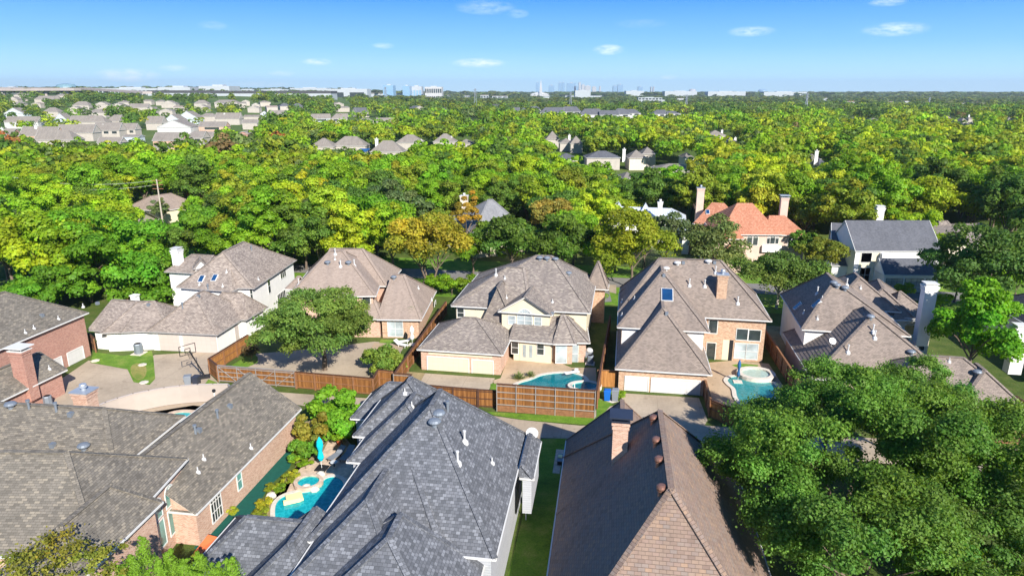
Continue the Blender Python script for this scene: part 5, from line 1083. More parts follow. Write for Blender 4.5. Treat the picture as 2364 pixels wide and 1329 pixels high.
for k,(x0,x1,y0,y1,l) in enumerate([(1505,1570,238,258,'leftmost small white block in the central far woods'),(1690,1725,238,258,'narrow white block in the central far woods'),(1840,1890,240,262,'white block just left of the central pylon'),(1990,2065,238,282,'white apartment block right of the central pylon'),(2095,2235,245,275,'wide white apartment block, last before the church')]): bx(t2,x0,x1,y0,y1,l,'citypale',D=15,win=(3,2,'glass'),roofm='r_far')
for tl,x0,x1,y0,y1,l in [(t1,1330,1900,214,240,'long white warehouse with a dark roof, left one'),(t1,1900,2345,218,242,'long white warehouse with a dark roof, middle one'),(t2,150,640,218,246,'long white warehouse with a dark roof, third one'),(t2,640,860,218,248,'pinkish warehouse with a dark roof at the end of the row')]: bx(tl,x0,x1,y0,y1,l,'citypale' if 'pink' not in l else 'bridge',D=50,roofm='r_dark',name='warehouse',cat='warehouse')
bx(t2,595,965,178,202,'white low-rise with a dark window band on the horizon','citypale',Y=2100,D=60,win=(2,1,'glass')); bx(t2,975,1340,222,248,'long cream low building left of the central far woods','citypale',D=40,roofm='r_far')
bx(t1,1422,1712,162,205,'wide white and teal glass office, left of the two on the left horizon','citypale',Y=1500,D=60,win=(6,1,'cityteal')); bx(t1,1790,2065,152,200,'boxy teal glass office with white frame on the left horizon','citypale',Y=1500,D=60,win=(4,1,'cityteal'))
bx(t1,850,1420,172,208,'long white many-windowed building behind the overpass','citypale',Y=1700,D=60,win=(16,2,'glass')); bx(t2,1108,1200,146,180,'blue and white office block, left of the central horizon','cityblue',Y=2200,D=50); bx(t2,1285,1350,152,178,'dark blue glass block on the central horizon','cityblue',Y=2300,D=50); bx(t2,1352,1458,156,178,'white and blue striped block beside the dark blue one','citypale',Y=2350,D=50,win=(4,1,'cityblue')); bx(t2,1486,1640,160,182,'beige long office on the central horizon','tower',Y=2300,D=50,win=(8,2,'glass'))
for tl,x0,x1,y0,y1,l in [(t2,0,260,182,204,'pale industrial shed strip, left end of the horizon'),(t2,270,600,170,200,'cream industrial building on the left horizon'),(t1,2080,2345,184,204,'pale low shed right of the teal glass offices'),(t1,0,140,162,172,'pale shed strip behind the overpass at the left edge'),(t3,500,640,192,200,'pale strip of buildings under the skyline'),(t3,960,1120,196,203,'pale strip right of the tall blue tower'),(t3,1310,1600,199,205,'pale strip on the right horizon'),(t3,1700,2040,202,207,'thin pale strip on the far right horizon'),(t4,0,390,205,212,'thin white strip at the tall pylon')]: bx(tl,x0,x1,y0,y1,l,'citypale',Y=3400,D=60)
for tl,x0,x1,y0,y1,l in [(t4,735,825,292,316,'white building with a pinkish roof in the right woods'),(t4,535,575,262,282,'white gabled building in the right woods'),(t4,1120,1180,296,312,'small white shed in the right woods'),(t4,1270,1320,290,318,'white shed beside the faint pylon'),(t4,1770,1890,310,328,'long white building at the right'),(t4,1950,2005,312,324,'small white building right of the long one'),(t4,2230,2290,302,316,'white roof at the far right'),(t3,1420,1480,265,285,'white block right of the columned office'),(t3,1095,1125,213,225,'tiny white building above the columned office')]: bx(tl,x0,x1,y0,y1,l,'citypale',D=18,roofm='r_terra' if 'pinkish' in l else 'r_tan')
SKY=[(147,172,122,'slim blue-grey tower left of the spire'),(262,312,147,'low pale blue block right of the spire'),(352,376,122,'left half of the twin blue towers'),(382,406,122,'right half of the twin blue towers'),(427,507,127,'broad deep blue tower in the skyline'),(533,552,121,'slim pinkish tower in the skyline'),(490,530,155,'low white block beside the broad blue tower'),(560,585,140,'white tower right of the slim pinkish one'),(590,640,150,'wide white block in the skyline'),(655,690,158,'small white block in the middle of the skyline'),(720,732,155,'thin dark tower in the skyline'),(843,880,150,'stepped grey block left of the tall blue tower'),(887,932,139,'tall bright blue tower at the right of the skyline'),(1070,1112,158,'pale block right of the bright blue tower'),(1185,1193,160,'left of the two thin far towers'),(1207,1215,160,'right of the two thin far towers')]
for k,(x0,x1,y0,l) in enumerate(SKY): bx(t3,x0,x1,y0,186,l,'cityblue' if 'blue' in l or 'grey' in l or 'twin' in l else 'tower',cat='tower block',Y=9400,D=60,name='tower_block',group='downtown skyline')
def dome(tl,x0,x1,yt,Y,label,mat):
    a=atY(tl(x0,yt),Y); b=atY(tl(x1,yt),Y); w=b.x-a.x; z=a.z; r_=thing('arena',label,'arena',((a.x+b.x)/2,Y,0)); mb=MB(); mb.lathe(V((a.x+b.x)/2,Y,0),[(w*.5,0),(w*.5,z*.7),(w*.46,z*.85),(w*.36,z),(w*.1,z*1.05)],24); mb.build('shell',M[mat],r_)
dome(t1,500,690,138,2600,'dark flat-domed arena above the overpass on the left horizon','cityteal'); dome(t3,2150,2230,184,9000,'pale blue domed stadium on the right horizon','cityblue'); dome(t3,1525,1590,181,9000,'low pale dome on the right horizon','tower')
# overpass
def overpass(p0,p1,Y0,Y1,label,cols):
    a=atY(p0,Y0); b=atY(p1,Y1); r_=thing('highway_overpass',label,'overpass',((a.x+b.x)/2,(a.y+b.y)/2,0)); mb=MB(); mb.beam(a,b,14,3.2); mb.build('deck',M['bridge'],r_)
    for i in range(cols): q=a.lerp(b,(i+.5)/cols); mb=MB(); mb.box(V(q.x,q.y,0),3.2,2.5,q.z-1,0); mb.build('pier',M['bridge'],r_)
    c0,c1=min(p0[1],p1[1]),max(p0[1],p1[1]); PROT.append((p0[0],c0-1,p1[0],c1+2,min(Y0,Y1)))
overpass(t1(-60,172),t1(780,178),1300,1200,'upper pinkish highway ramp on the left horizon',5); overpass(t1(760,176),t1(1330,212),1200,1050,'descending right end of the highway ramp',4); overpass(t1(-60,186),t1(700,184),1100,1080,'lower highway deck at the left edge',4)
# ================================================================ trees
def quads(cen,nrm,size,asp=1.0):
    n=len(cen); r=RNG.normal(size=(n,3)); t=np.cross(nrm,r); t/=np.linalg.norm(t,axis=1,keepdims=True)+1e-9; b=np.cross(nrm,t)
    s=(size*(.65+.7*RNG.random(n)))[:,None]*.5
    v=np.empty((n,4,3)); v[:,0]=cen-t*s*1.25; v[:,1]=cen-b*s*asp; v[:,2]=cen+t*s*1.25; v[:,3]=cen+b*s*asp
    return v
def crown(nl,per,leaf,lr=.30,flat=.8,bot=-.35,conic=0.,jit=.35,hue=.07,droop=0,inner=.12,fill=.25,spiky=0,ng=7,gr=.42,gd=.62):
    "unit crown of ng boughs, each a cluster of leafy lobes; returns verts (n,4,3), tint (n,3)"
    V_=[];T_=[]; GC=[]
    for g in range(ng):
        z=bot+(1-bot)*((g+.5)/ng); rr=math.sqrt(max(0,1-z*z)) if z>0 else 1-.25*(z/bot)**2; a=g*2.39996+RNG.random()*.9; k=gd*(.8+.4*RNG.random()); rr*=(1-conic*max(z,0))
        GC.append((np.array([rr*math.cos(a)*k,rr*math.sin(a)*k,z*k*flat]),gr*(.75+.5*RNG.random()),1+.10*RNG.normal(),hue*RNG.normal()))
    for i in range(nl):
        gc,gs,gb,gh=GC[i%ng]; d0=RNG.normal(size=3); d0[2]=abs(d0[2])*.9-.25; d0/=np.linalg.norm(d0)
        c=gc+d0*gs*(.72-.2*spiky+(.25+.5*spiky)*RNG.random())*np.array([1,1,flat]); L=lr*(.65+.6*RNG.random())
        n=int(per*(L/lr)**1.6); d=RNG.normal(size=(n,3)); d[:,2]=np.where(RNG.random(n)<.72,np.abs(d[:,2]),d[:,2]); d/=np.linalg.norm(d,axis=1,keepdims=True)
        k=L*(1-fill*RNG.random(n)**.7)*(1+inner*RNG.normal(size=n)); p=c+d*k[:,None]*np.array([1,1,.75])
        if droop: p[:,2]-=droop*RNG.random(n)*L
        nr=d+np.array([0,0,.25])+RNG.normal(size=(n,3))*jit; nr/=np.linalg.norm(nr,axis=1,keepdims=True)
        V_.append(quads(p,nr,leaf)); b=gb*(1+.07*RNG.normal()); g=b*(1+.15*RNG.normal(size=n)); h=gh+.05*RNG.normal(); T_.append(np.stack([g*(1+h+.06*RNG.normal(size=n)),g,g*(1-h*.5)],1).clip(.3,1.8))
    return np.concatenate(V_),np.concatenate(T_)
def leafmesh(name,v,t):
    n=len(v); me=bpy.data.meshes.new(name); me.vertices.add(n*4); me.vertices.foreach_set('co',v.reshape(-1).astype(np.float32))
    me.loops.add(n*4); me.loops.foreach_set('vertex_index',np.arange(n*4,dtype=np.int32)); me.polygons.add(n)
    me.polygons.foreach_set('loop_start',np.arange(0,n*4,4,dtype=np.int32)); me.polygons.foreach_set('loop_total',np.full(n,4,dtype=np.int32))
    a=me.color_attributes.new('tint','FLOAT_COLOR','POINT'); c=np.ones((n*4,4),np.float32); c[:,:3]=np.repeat(t,4,0); a.data.foreach_set('color',c.reshape(-1))
    me.update(); me.materials.append(M['leaf']); return me
def trunkmesh(name,hh,r,nlimb=5,spread=.6,mat='bark',multi=1):
    mb=MB()
    for m_ in range(multi):
        o=V(0,0,0) if multi==1 else V(.25*math.cos(m_*2.1),.25*math.sin(m_*2.1),0); tip=V(0,0,hh*.55) if multi==1 else V(hh*.22*math.cos(m_*2.1),hh*.22*math.sin(m_*2.1),hh*.55)
        mb.tube(o,tip*.5+V(.02,.0,0),r,r*.8,8); mb.tube(tip*.5+V(.02,0,0),tip,r*.8,r*.55,8)
        for k in range(nlimb):
            a=k*2.4+m_; e=tip+V(math.cos(a)*hh*spread*.5,math.sin(a)*hh*spread*.5,hh*(.25+.08*(k%3))); s=tip*(.7+.06*k if k<5 else .95); mid=s.lerp(e,.5)+V(0,0,.06*hh); mb.tube(s,mid,r*.45,r*.3,6); mb.tube(mid,e,r*.3,r*.1,6)
    me_o=mb.build(name,M[mat]); me=me_o.data; bpy.data.objects.remove(me_o); return me
COL={'bright green':(.21,.37,.018),'fresh green':(.28,.43,.02),'yellow-green':(.37,.45,.022),'golden-green':(.40,.42,.03),'olive-green':(.27,.34,.028),'dark green':(.125,.22,.03),'grey-green':(.17,.23,.07),'golden':(.50,.34,.04),'russet orange':(.48,.20,.06),'brownish':(.24,.17,.07)}
TV=[leafmesh('crown_%d'%i,*crown(nn_,230,.062,flat=f,conic=c_,lr=l_,ng=g_,spiky=.3,inner=.18,bot=-.6,gd=.56,gr=.5)) for i,(f,c_,l_,g_,nn_) in enumerate([(.85,0,.25,7,44),(1.0,.15,.23,9,48),(.75,0,.26,6,42),(.9,.1,.22,8,50),(1.2,.4,.22,9,50),(.85,0,.28,5,38),(.95,.2,.21,11,56),(1.05,.1,.24,7,46)])]
TT=[trunkmesh('trunk_a',1.0,.035,5),trunkmesh('trunk_b',1.0,.03,6,.8)]
SMALLV=leafmesh('crown_shrub',*crown(20,110,.11,flat=.8,bot=-.6,lr=.36,ng=5))
def jitter(c,s=.14):
    k=1+s*RNG.normal(); h=s*.5*RNG.normal(); return (max(.01,c[0]*k*(1+h)),max(.01,c[1]*k),max(.004,c[2]*k*(1-h)),1)
def addtree(x,y,zc,R,colname,label,mesh=None,flat=1.,group='trees of the wood behind the houses',name='broadleaf_tree',trunk=None,cat='tree',tr=1.0,j=.12):
    root=thing(name,label,cat,(x,y,0),group); co_=bpy.data.objects.new('crown',mesh or TV[int(RNG.integers(len(TV)))]); C.objects.link(co_); co_.parent=root
    co_.location=(0,0,zc); co_.scale=(R,R,R*flat); co_.rotation_euler=(0,0,RNG.random()*6.28); co_.color=jitter(COL[colname] if isinstance(colname,str) else colname,j)
    t=bpy.data.objects.new('trunk',trunk or TT[int(RNG.integers(2))]); C.objects.link(t); t.parent=root; hh=zc+R*.2; t.scale=(hh*tr,hh*tr,hh); return root
def blob(pc,z,R,col_,label,**k): q=G(pc,z); return addtree(q.x,q.y,z,R,col_,label,group=k.pop('group',None),**k)
# --- big trees with their own crowns
def special(pc,z,R,col_,label,nl,per,leaf,flat=.8,lr=.3,name='broadleaf_tree',trunk=None,**k):
    q=G(pc,z); kw=dict(nl=nl,per=per,leaf=leaf/R,flat=flat,lr=lr); kw.update(k)
    return addtree(q.x,q.y,z,R,col_,label,mesh=leafmesh('crown_'+name,*crown(**kw)),group=None,name=name,trunk=trunk,j=.0)
OAK=(.14,.265,.036)
tk=trunkmesh('trunk_oak',1,.05,7,1.0)
special((1955,1120),7.0,8.3,OAK,'huge green live oak filling the lower right corner beside the brown roof',150,1300,.13,flat=.72,lr=.13,ng=15,gr=.29,gd=.78,name='live_oak',trunk=tk,jit=.6,inner=.3,fill=.6,bot=-.45,spiky=.5)
special((2215,1080),6.6,7.6,(.155,.285,.04),'second large green oak at the right edge, its crown merging with the bigger one',135,1200,.13,flat=.7,lr=.135,ng=13,gr=.30,gd=.76,name='live_oak',trunk=tk,jit=.6,inner=.3,fill=.6,bot=-.45,spiky=.5)
special((2000,1310),5.5,7.0,(.14,.26,.04),'dark green oak at the bottom edge in front of the big live oak',90,1050,.13,flat=.7,lr=.15,ng=9,gr=.36,gd=.7,name='live_oak',jit=.6,inner=.3,fill=.6,spiky=.5)
special((742,766),4.7,7.3,(.17,.27,.05),'wide spreading live oak in the fenced yard of the tan-roofed house',120,420,.19,flat=.6,lr=.15,ng=11,gr=.36,gd=.7,name='live_oak',trunk=tk,jit=.8,inner=.22,fill=.4,bot=-.3)
special((236,618),4.8,11.4,(.15,.33,.02),'broad glossy bright green tree with layered large leaves behind the garage wing',140,240,.36,flat=.62,lr=.14,ng=14,gr=.34,gd=.75,name='large_leaved_tree',jit=.35,inner=.08,fill=.25,bot=-.6)
special((120,668),3.4,6.2,(.15,.32,.02),'leafy green tree low at the left, in front of the layered large-leaved one',70,240,.34,flat=.7,lr=.19,name='large_leaved_tree',ng=9,gr=.38,gd=.68,bot=-.6)
special((330,640),3.4,5.6,(.15,.33,.02),'leafy green tree between the large-leaved tree and the white house chimney',64,240,.34,flat=.7,lr=.2,name='large_leaved_tree',ng=8,gr=.4,gd=.66,bot=-.6)
special((503,532),6.0,8.0,(.14,.31,.022),'large fresh green leafy tree behind the white chimney',110,260,.36,flat=.62,lr=.16,ng=12,gr=.36,gd=.72,name='large_leaved_tree',jit=.4,bot=-.6)
special((985,568),7.5,6.6,(.36,.33,.03),'golden-orange spreading elm with bare forked trunks on the front lawn',50,260,.36,flat=.75,lr=.25,name='autumn_elm',trunk=trunkmesh('trunk_elm',1,.022,4,.7,multi=4),jit=.7,bot=-.2)
special((1460,575),6.6,7.2,(.25,.31,.02),'round olive-green tree beside the small turret roof',55,300,.34,flat=.85,lr=.24,name='round_elm',jit=.6,bot=-.5)
special((1640,575),6.0,5.8,(.17,.22,.06),'loose grey-green tree left of the orange-roofed villa',45,260,.3,flat=.85,lr=.26,name='round_elm',jit=.7,bot=-.5)
special((1540,540),5.5,4.4,(.13,.18,.07),'silvery-green tree in front of the pale metal roof',30,260,.3,flat=.9,lr=.27,name='round_elm',jit=.7,bot=-.5)
special((1180,560),6.5,6.0,(.12,.22,.03),'dark green tree in front of the tall pale grey hip roof',45,260,.34,flat=.8,lr=.24,name='broadleaf_tree',jit=.7,bot=-.5)
special((1800,640),4.8,6.0,(.13,.21,.04),'dark live oak with pale bare limbs right of the steep brick house',45,320,.27,flat=.62,lr=.25,name='live_oak',trunk=trunkmesh('trunk_pale',1,.045,6,.9,'palebark'),jit=.8,bot=-.3)
special((1895,590),4.6,3.4,(.24,.26,.03),'small golden-olive tree between the villa and the modern white house',26,220,.28,flat=.8,lr=.28,name='crape_myrtle',jit=.7)
special((1862,562),4.4,2.8,(.13,.24,.025),'small fresh green tree under the right gable of the orange-roofed villa',22,200,.28,flat=.8,lr=.3,name='crape_myrtle',jit=.7)
special((2290,625),7.0,7.6,(.10,.19,.035),'big dark green oak right of the modern white house',75,330,.3,flat=.8,lr=.22,name='live_oak',jit=.7,bot=-.6)
special((2252,765),6.3,4.6,(.15,.33,.015),'vivid bright green upright tree between the white chimneys at the right',60,330,.27,flat=1.25,lr=.22,name='upright_elm',jit=.6,bot=-.7)
special((700,540),6.5,6.4,(.15,.27,.03),'bright green round tree behind the white two-storey house',45,260,.36,flat=.85,lr=.24,name='round_elm',jit=.6,bot=-.6)
special((835,545),6.2,5.6,(.13,.25,.025),'dark green tree behind the ridge of the tan roof',40,260,.36,flat=.85,lr=.24,name='round_elm',jit=.6,bot=-.6)
special((1300,560),6.5,5.4,(.13,.22,.025),'mid green tree behind the ridge of the cream house',40,240,.36,flat=.9,lr=.25,name='round_elm',jit=.6,bot=-.6)
special((1075,495),8.5,2.6,(.40,.28,.03),'slim golden-orange tree in front of the grey hip roof',24,200,.3,flat=1.5,lr=.28,name='autumn_elm',jit=.6,bot=-.6)
special((1270,500),8,4.6,(.33,.27,.05),'feathery golden-olive tree right of the grey hip roof',34,220,.36,flat=.85,lr=.25,name='autumn_elm',jit=.7,bot=-.5)
special((1790,985),5.6,3.0,(.15,.285,.045),'smaller oak crown leaning over the pool patio at the left of the big oak',44,700,.13,flat=.75,lr=.2,name='live_oak',jit=.6,inner=.3,fill=.6,spiky=.5)
special((1915,930),6.0,4.2,(.15,.285,.045),'oak crown at the top of the big oak group, against the pink house wings',56,700,.13,flat=.7,lr=.19,name='live_oak',jit=.6,inner=.3,fill=.6,spiky=.5)
special((2110,925),5.6,4.6,(.155,.29,.05),'oak crown in front of the stepped wings at the right',56,700,.13,flat=.7,lr=.19,name='live_oak',jit=.6,inner=.3,fill=.6,spiky=.5)
special((2235,1075),5.5,4.0,(.15,.285,.045),'oak crown at the right of the oak group, below the white garage end',48,520,.16,flat=.75,lr=.2,name='live_oak',jit=.6,inner=.3,fill=.6,spiky=.5)
special((1010,520),5.0,4.2,(.20,.29,.03),'olive-green tree hiding the walls left of the pale grey hip roof',34,230,.32,flat=.9,lr=.25,name='round_elm',jit=.5,bot=-.6)
special((1130,545),4.2,4.0,(.14,.25,.03),'mid green tree below the eave of the pale grey hip roof',34,230,.32,flat=.8,lr=.25,name='round_elm',jit=.5,bot=-.6)
special((2290,1260),4.6,4.6,(.13,.24,.04),'dark green oak crown in the bottom right corner',56,560,.14,flat=.7,lr=.2,name='live_oak',jit=.5,inner=.25,fill=.5,spiky=.4)
# shrubs and small garden plants
def shrub(pc,z,R,c_,label,flat=.9,name='shrub',**k): q=G(pc,z); return addtree(q.x,q.y,z,R,c_,label,mesh=SMALLV,flat=flat,group=None,name=name,cat='shrub',**k)
special((778,950),1.7,2.5,(.19,.40,.025),'bright lime-green leafy shrub mass beside the far tip of the grey roof',30,180,.24,flat=.8,lr=.3,name='shrub',jit=.5,bot=-.8)
special((800,985),1.3,1.9,(.17,.38,.025),'bright green bush nearest the grey roof eave',22,160,.22,flat=.8,lr=.32,name='shrub',jit=.5,bot=-.8)
special((722,1000),1.5,1.6,(.28,.27,.04),'tall olive and reddish shrub behind the turquoise umbrella',24,180,.2,flat=1.5,lr=.32,name='shrub',jit=.6,bot=-.8)
special((705,1045),.9,1.3,(.15,.32,.03),'round green bush left of the turquoise umbrella',18,150,.18,flat=1,lr=.34,name='shrub',jit=.6,bot=-.8)
shrub(b2(1095,120),.9,.75,'fresh green','bright green bush growing in the terracotta pot by the loungers',1.0)
for k,(p,R,c_,l) in enumerate([(b2(680,440),.5,'golden-green','flowering plant behind the small spa'),(b2(625,480),.55,'olive-green','reddish-green plant left of the small spa'),(b2(560,560),.5,'bright green','green plant midway along the pool flower bed'),(b2(490,560),.55,'olive-green','spiky plant above the pale rock in the flower bed'),(b2(430,700),.65,'golden-green','yellow-flecked bush at the left end of the small pool'),(b2(400,780),.6,'olive-green','low bush where the flower bed meets the grey roof'),(b2(140,760),.4,'golden-green','lone yellow weed on the dark green mat by the brick wall'),(b2(780,350),.6,'bright green','low green bush at the foot of the umbrella'),(b2(700,310),.55,'fresh green','green plant at the top of the dark green mat')]): shrub(p,.4,R,c_,l)
special((888,828),1.7,2.3,(.23,.33,.05),'feathery yellow-green bush in the corner of the fenced yard',28,170,.22,flat=.75,lr=.3,name='shrub',jit=.7,bot=-.6,droop=.3)
shrub(z2(385,590),1.2,.9,'brownish','dark reddish sapling against the sunlit fence',1.3,name='sapling')
shrub(m1(1400,860),1.8,1.3,'russet orange','russet-leaved conifer beside the white house wall',1.8,name='sapling')
shrub(m1(1500,920),1.,1.1,'bright green','green shrub behind the garage wing next to the russet sapling')
for p,R,l in ((m2(1620,830),2.0,'rounded dark green bush beside the front lawn road'),(m2(1730,870),1.8,'dark green bush between the tan and cream roofs'),(m2(1880,860),2.2,'green bush touching the left eave of the cream house'),(m2(1560,850),1.6,'low green bush left of the dark ones by the road')): shrub(p,1.4,R,'bright green',l)
shrub(m3(690,960),1.4,1.5,'bright green','green hedge plant in the shaded gap right of the cream house'); shrub(z4(285,985),.4,.6,'fresh green','small round bush right of the two bins')
shrub(m4(1270,900),1.2,1.5,'bright green','green bush below the glazed garage doors'); shrub(m4(1085,895),.8,.9,'fresh green','pale green small shrub at the corner of the white garage'); shrub(m4(2100-500,1000),1.5,1.6,'bright green','bush behind the tall white chimney')
special((95,1320),6.5,2.9,(.27,.27,.04),'yellowish wispy treetop rising at the bottom left corner',34,90,.12,flat=.6,lr=.27,name='autumn_elm',jit=.9,inner=.4,fill=.8,spiky=.8)
special((225,1315),7.0,1.6,(.24,.27,.04),'thin yellow-green treetop in front of the brick gable at the bottom left',16,80,.12,flat=.9,lr=.3,name='autumn_elm',jit=.9,inner=.4,fill=.8,spiky=.8)
# conifer-like plumes bottom left
def plume(p,z,hh,label):
    q=G(p,z); V_=[];T_=[]
    for i in range(26):
        f=i/26; rr=(.55*(1-f)**.8+.05)*(.8+.5*RNG.random()); n=90; a=RNG.random(n)*6.283; rad=rr*np.sqrt(RNG.random(n)); zz=f*hh+RNG.random(n)*hh/22
        pp=np.stack([rad*np.cos(a)+.1*RNG.normal(),rad*np.sin(a)+.1*RNG.normal(),zz-rad*.35],1); nr=np.stack([np.cos(a),np.sin(a),.6+0*a],1)+RNG.normal(size=(n,3))*.5; nr/=np.linalg.norm(nr,axis=1,keepdims=True)
        V_.append(quads(pp,nr,.09,.5)); g=1+.2*RNG.normal(size=n); T_.append(np.stack([g,g,g],1))
    root=thing('bald_cypress',label,'tree',(q.x,q.y,0),'feathery cypress tips at the bottom edge'); o=bpy.data.objects.new('crown',leafmesh('cypress_crown',np.concatenate(V_),np.concatenate(T_).clip(.3,2))); C.objects.link(o); o.parent=root; o.location=(0,0,q.z); o.color=(.20,.36,.03,1)
    mb=MB(); mb.tube(V(q.x,q.y,0),V(q.x,q.y,q.z+hh*.7),.12,.03,6); mb.build('trunk',M['bark'],root)
for i,(x,y) in enumerate([(285,1329),(312,1310),(338,1280),(372,1330),(398,1300),(430,1325),(462,1300),(505,1325),(540,1320),(350,1345),(455,1345)]):
    plume((x,y+22),6.0,1.3+.5*RNG.random(),['short feathery yellow-green tip at the far left of the cypress group','feathery tip next to the leftmost cypress','tallest feathery bright green cypress tip at the bottom edge','stubby cypress tip right of the tallest one','pointed cypress tip before the arched windows','low cypress tip in the middle of the group','pointed cypress tip left of the grey roof edge','cypress tip overlapping the corner of the grey roof','rightmost feathery cypress tip over the grey shingles','low cypress tip under the tallest one','lowest cypress tip cut by the bottom edge'][i])
# palm
q=G(z2(1850,430),0); r_=thing('fan_palm','green fan palm beside the blinds window of the tan-roofed house','palm',q); mb=MB(); mb.tube(q,q+V(0,0,2.6),.18,.14,8); mb.build('trunk',M['bark'],r_)
V_=[];T_=[]
for i in range(34):
    a=i*2.4; el=1.35-1.5*(i/34); d=np.array([math.cos(a)*math.cos(el),math.sin(a)*math.cos(el),math.sin(el)]); hub=d*.75
    s_=np.cross(d,[0,0,1.]); s_/=np.linalg.norm(s_)+1e-6; u2=np.cross(s_,d)
    for k in range(11):
        th=(k-5)*.27; dd=d*math.cos(th)+s_*math.sin(th); sid=np.cross(dd,u2); tip=hub+dd*.85-np.array([0,0,.18]); w_=.045
        V_.append([hub,hub+dd*.4+sid*w_,tip,hub+dd*.4-sid*w_]); g=.85+.4*RNG.random(); T_.append([g,g,g])
pv=np.array(V_); me=leafmesh('palm_fronds',pv,np.array(T_)); o=bpy.data.objects.new('fronds',me); C.objects.link(o); o.parent=r_; o.location=(0,0,2.7); o.color=(.09,.25,.03,1)
def rosette(p,s,label):
    q=G(p,0); r_=thing('agave',label,'plant',q,'spiky plants by the pool'); V_=[];T_=[]
    for i in range(70):
        a=i*2.4; el=.15+1.25*RNG.random(); d=np.array([math.cos(a)*math.cos(el),math.sin(a)*math.cos(el),math.sin(el)]); sid=np.cross(d,[0,0,1.]); sid/=np.linalg.norm(sid)+1e-6; L=s*(.8+.3*RNG.random())
        V_.append([np.array([0,0,.1]),d*L*.5+sid*.06*s+[0,0,.1],d*L+[0,0,.05],d*L*.5-sid*.06*s+[0,0,.1]]); g=.7+.6*RNG.random(); T_.append([g*1.1,g,g])
    o=bpy.data.objects.new('leaves',leafmesh('agave_leaves',np.array(V_),np.array(T_))); C.objects.link(o); o.parent=r_; o.color=(.22,.30,.12,1)
rosette(z3(1090,845),1.05,'larger spiky variegated agave on the pool deck'); rosette(z3(1195,820),.8,'smaller spiky agave right behind the larger one')
special((2085,1015),5.2,3.4,(.145,.27,.038),'oak crown filling the middle of the oak group above the hidden alley',44,560,.13,flat=.7,lr=.21,name='live_oak',jit=.5,inner=.25,fill=.5,spiky=.4)
# --- the wood: single trees where they can be told apart
LMK=[((45,560),'left picture edge'),((230,560),'large-leaved trees'),((365,440),'utility poles'),((560,460),'wood behind the white chimney'),((790,420),'wood behind the tan roof'),((1000,440),'grey hip roof, left side'),((1200,430),'grey hip roof, right side'),((1330,440),'pale metal roof'),((1520,420),'left villa chimney'),((1720,400),'orange-roofed villa'),((1960,430),'modern white house'),((2130,440),'modern house right end'),((2290,450),'right picture edge')]
NO=['leftmost','second from left','third from left','fourth from left','fifth from left','sixth from left','seventh from left','eighth from left','ninth from left','tenth from left']+['%dth from left'%i for i in range(11,60)]
PR=None
def blocked(x,y,zc,R,flat=.8):
    top=pr((x,y,zc+R*flat)); bot=pr((x,y,zc-R*flat)); dep=y*cP; rp=R*.85*F/dep
    for x0,y0,x1,y1,Y in PROT:
        if y<Y and top[0]+rp>x0 and top[0]-rp<x1 and top[1]<y1-3 and bot[1]>y0: return True
    return False
def infoot(x,y,R):
    for f in FOOT:
        dx,dy=x-f[0],y-f[1]; a=dx*f[2]+dy*f[3]; b=-dx*f[3]+dy*f[2]
        if -R*.6<a<f[4]+R*.6 and -R*.6<b<f[5]+R*.6: return True
    return False
def palette(px,py):
    r=RNG.random()
    if px>1650 and py<470: T_=[('yellow-green',.30),('golden-green',.07),('fresh green',.2),('olive-green',.18),('bright green',.12),('dark green',.11),('olive-green',.02)]
    elif px<620: T_=[('fresh green',.25),('yellow-green',.12),('bright green',.24),('olive-green',.18),('dark green',.14),('grey-green',.05),('fresh green',.02)]
    else: T_=[('bright green',.28),('olive-green',.2),('dark green',.18),('fresh green',.15),('yellow-green',.10),('golden-green',.03),('grey-green',.04),('golden-green',.01),('golden',.004)]
    s=0
    for n_,w_ in T_:
        s+=w_
        if r<s: return n_
    return 'olive-green'
cand=[]
y=101.
while y<235:
    x=-.84*y-8
    while x<.84*y+8:
        X=x+RNG.normal()*1.8; Y=y+RNG.normal()*1.8; R=4.4+2.6*RNG.random(); zc=3.0+R*.62+RNG.random()*1.6
        x+=7.6
        px,py=pr((X,Y,zc))
        if px<-60 or px>2424: continue
        if Y<112 and 380<px<1860 : # front lawns and street keep clear except small trees
            continue
        if infoot(X,Y,R): continue
        if blocked(X,Y,zc,R):
            R*=.55; zc=2+R*.8
            if blocked(X,Y,zc,R): continue
        cand.append([X,Y,zc,R,px,py])
    y+=7.0
NIND=270
ind=cand[:NIND]; rest=cand[NIND:]
groups={}
for c_ in ind:
    cn=palette(c_[4],c_[5]); lm=min(LMK,key=lambda l:(l[0][0]-c_[4])**2+((l[0][1]-c_[5])*.6)**2)[1]; sz='large' if c_[3]>5.4 else ('small' if c_[3]<3.6 else 'round'); groups.setdefault((lm,cn,sz),[]).append(c_)
for (lm,cn,sz),L_ in groups.items():
    L_.sort(key=lambda c_:c_[4])
    for i,c_ in enumerate(L_):
        lab=('%s %s tree, %s of these by the %s'%(sz,cn,NO[i],lm)) if len(L_)>1 else ('the only %s %s tree by the %s'%(sz,cn,lm))
        addtree(c_[0],c_[1],c_[2],c_[3],cn,lab,j=.1)
print('forest',len(ind),len(rest))
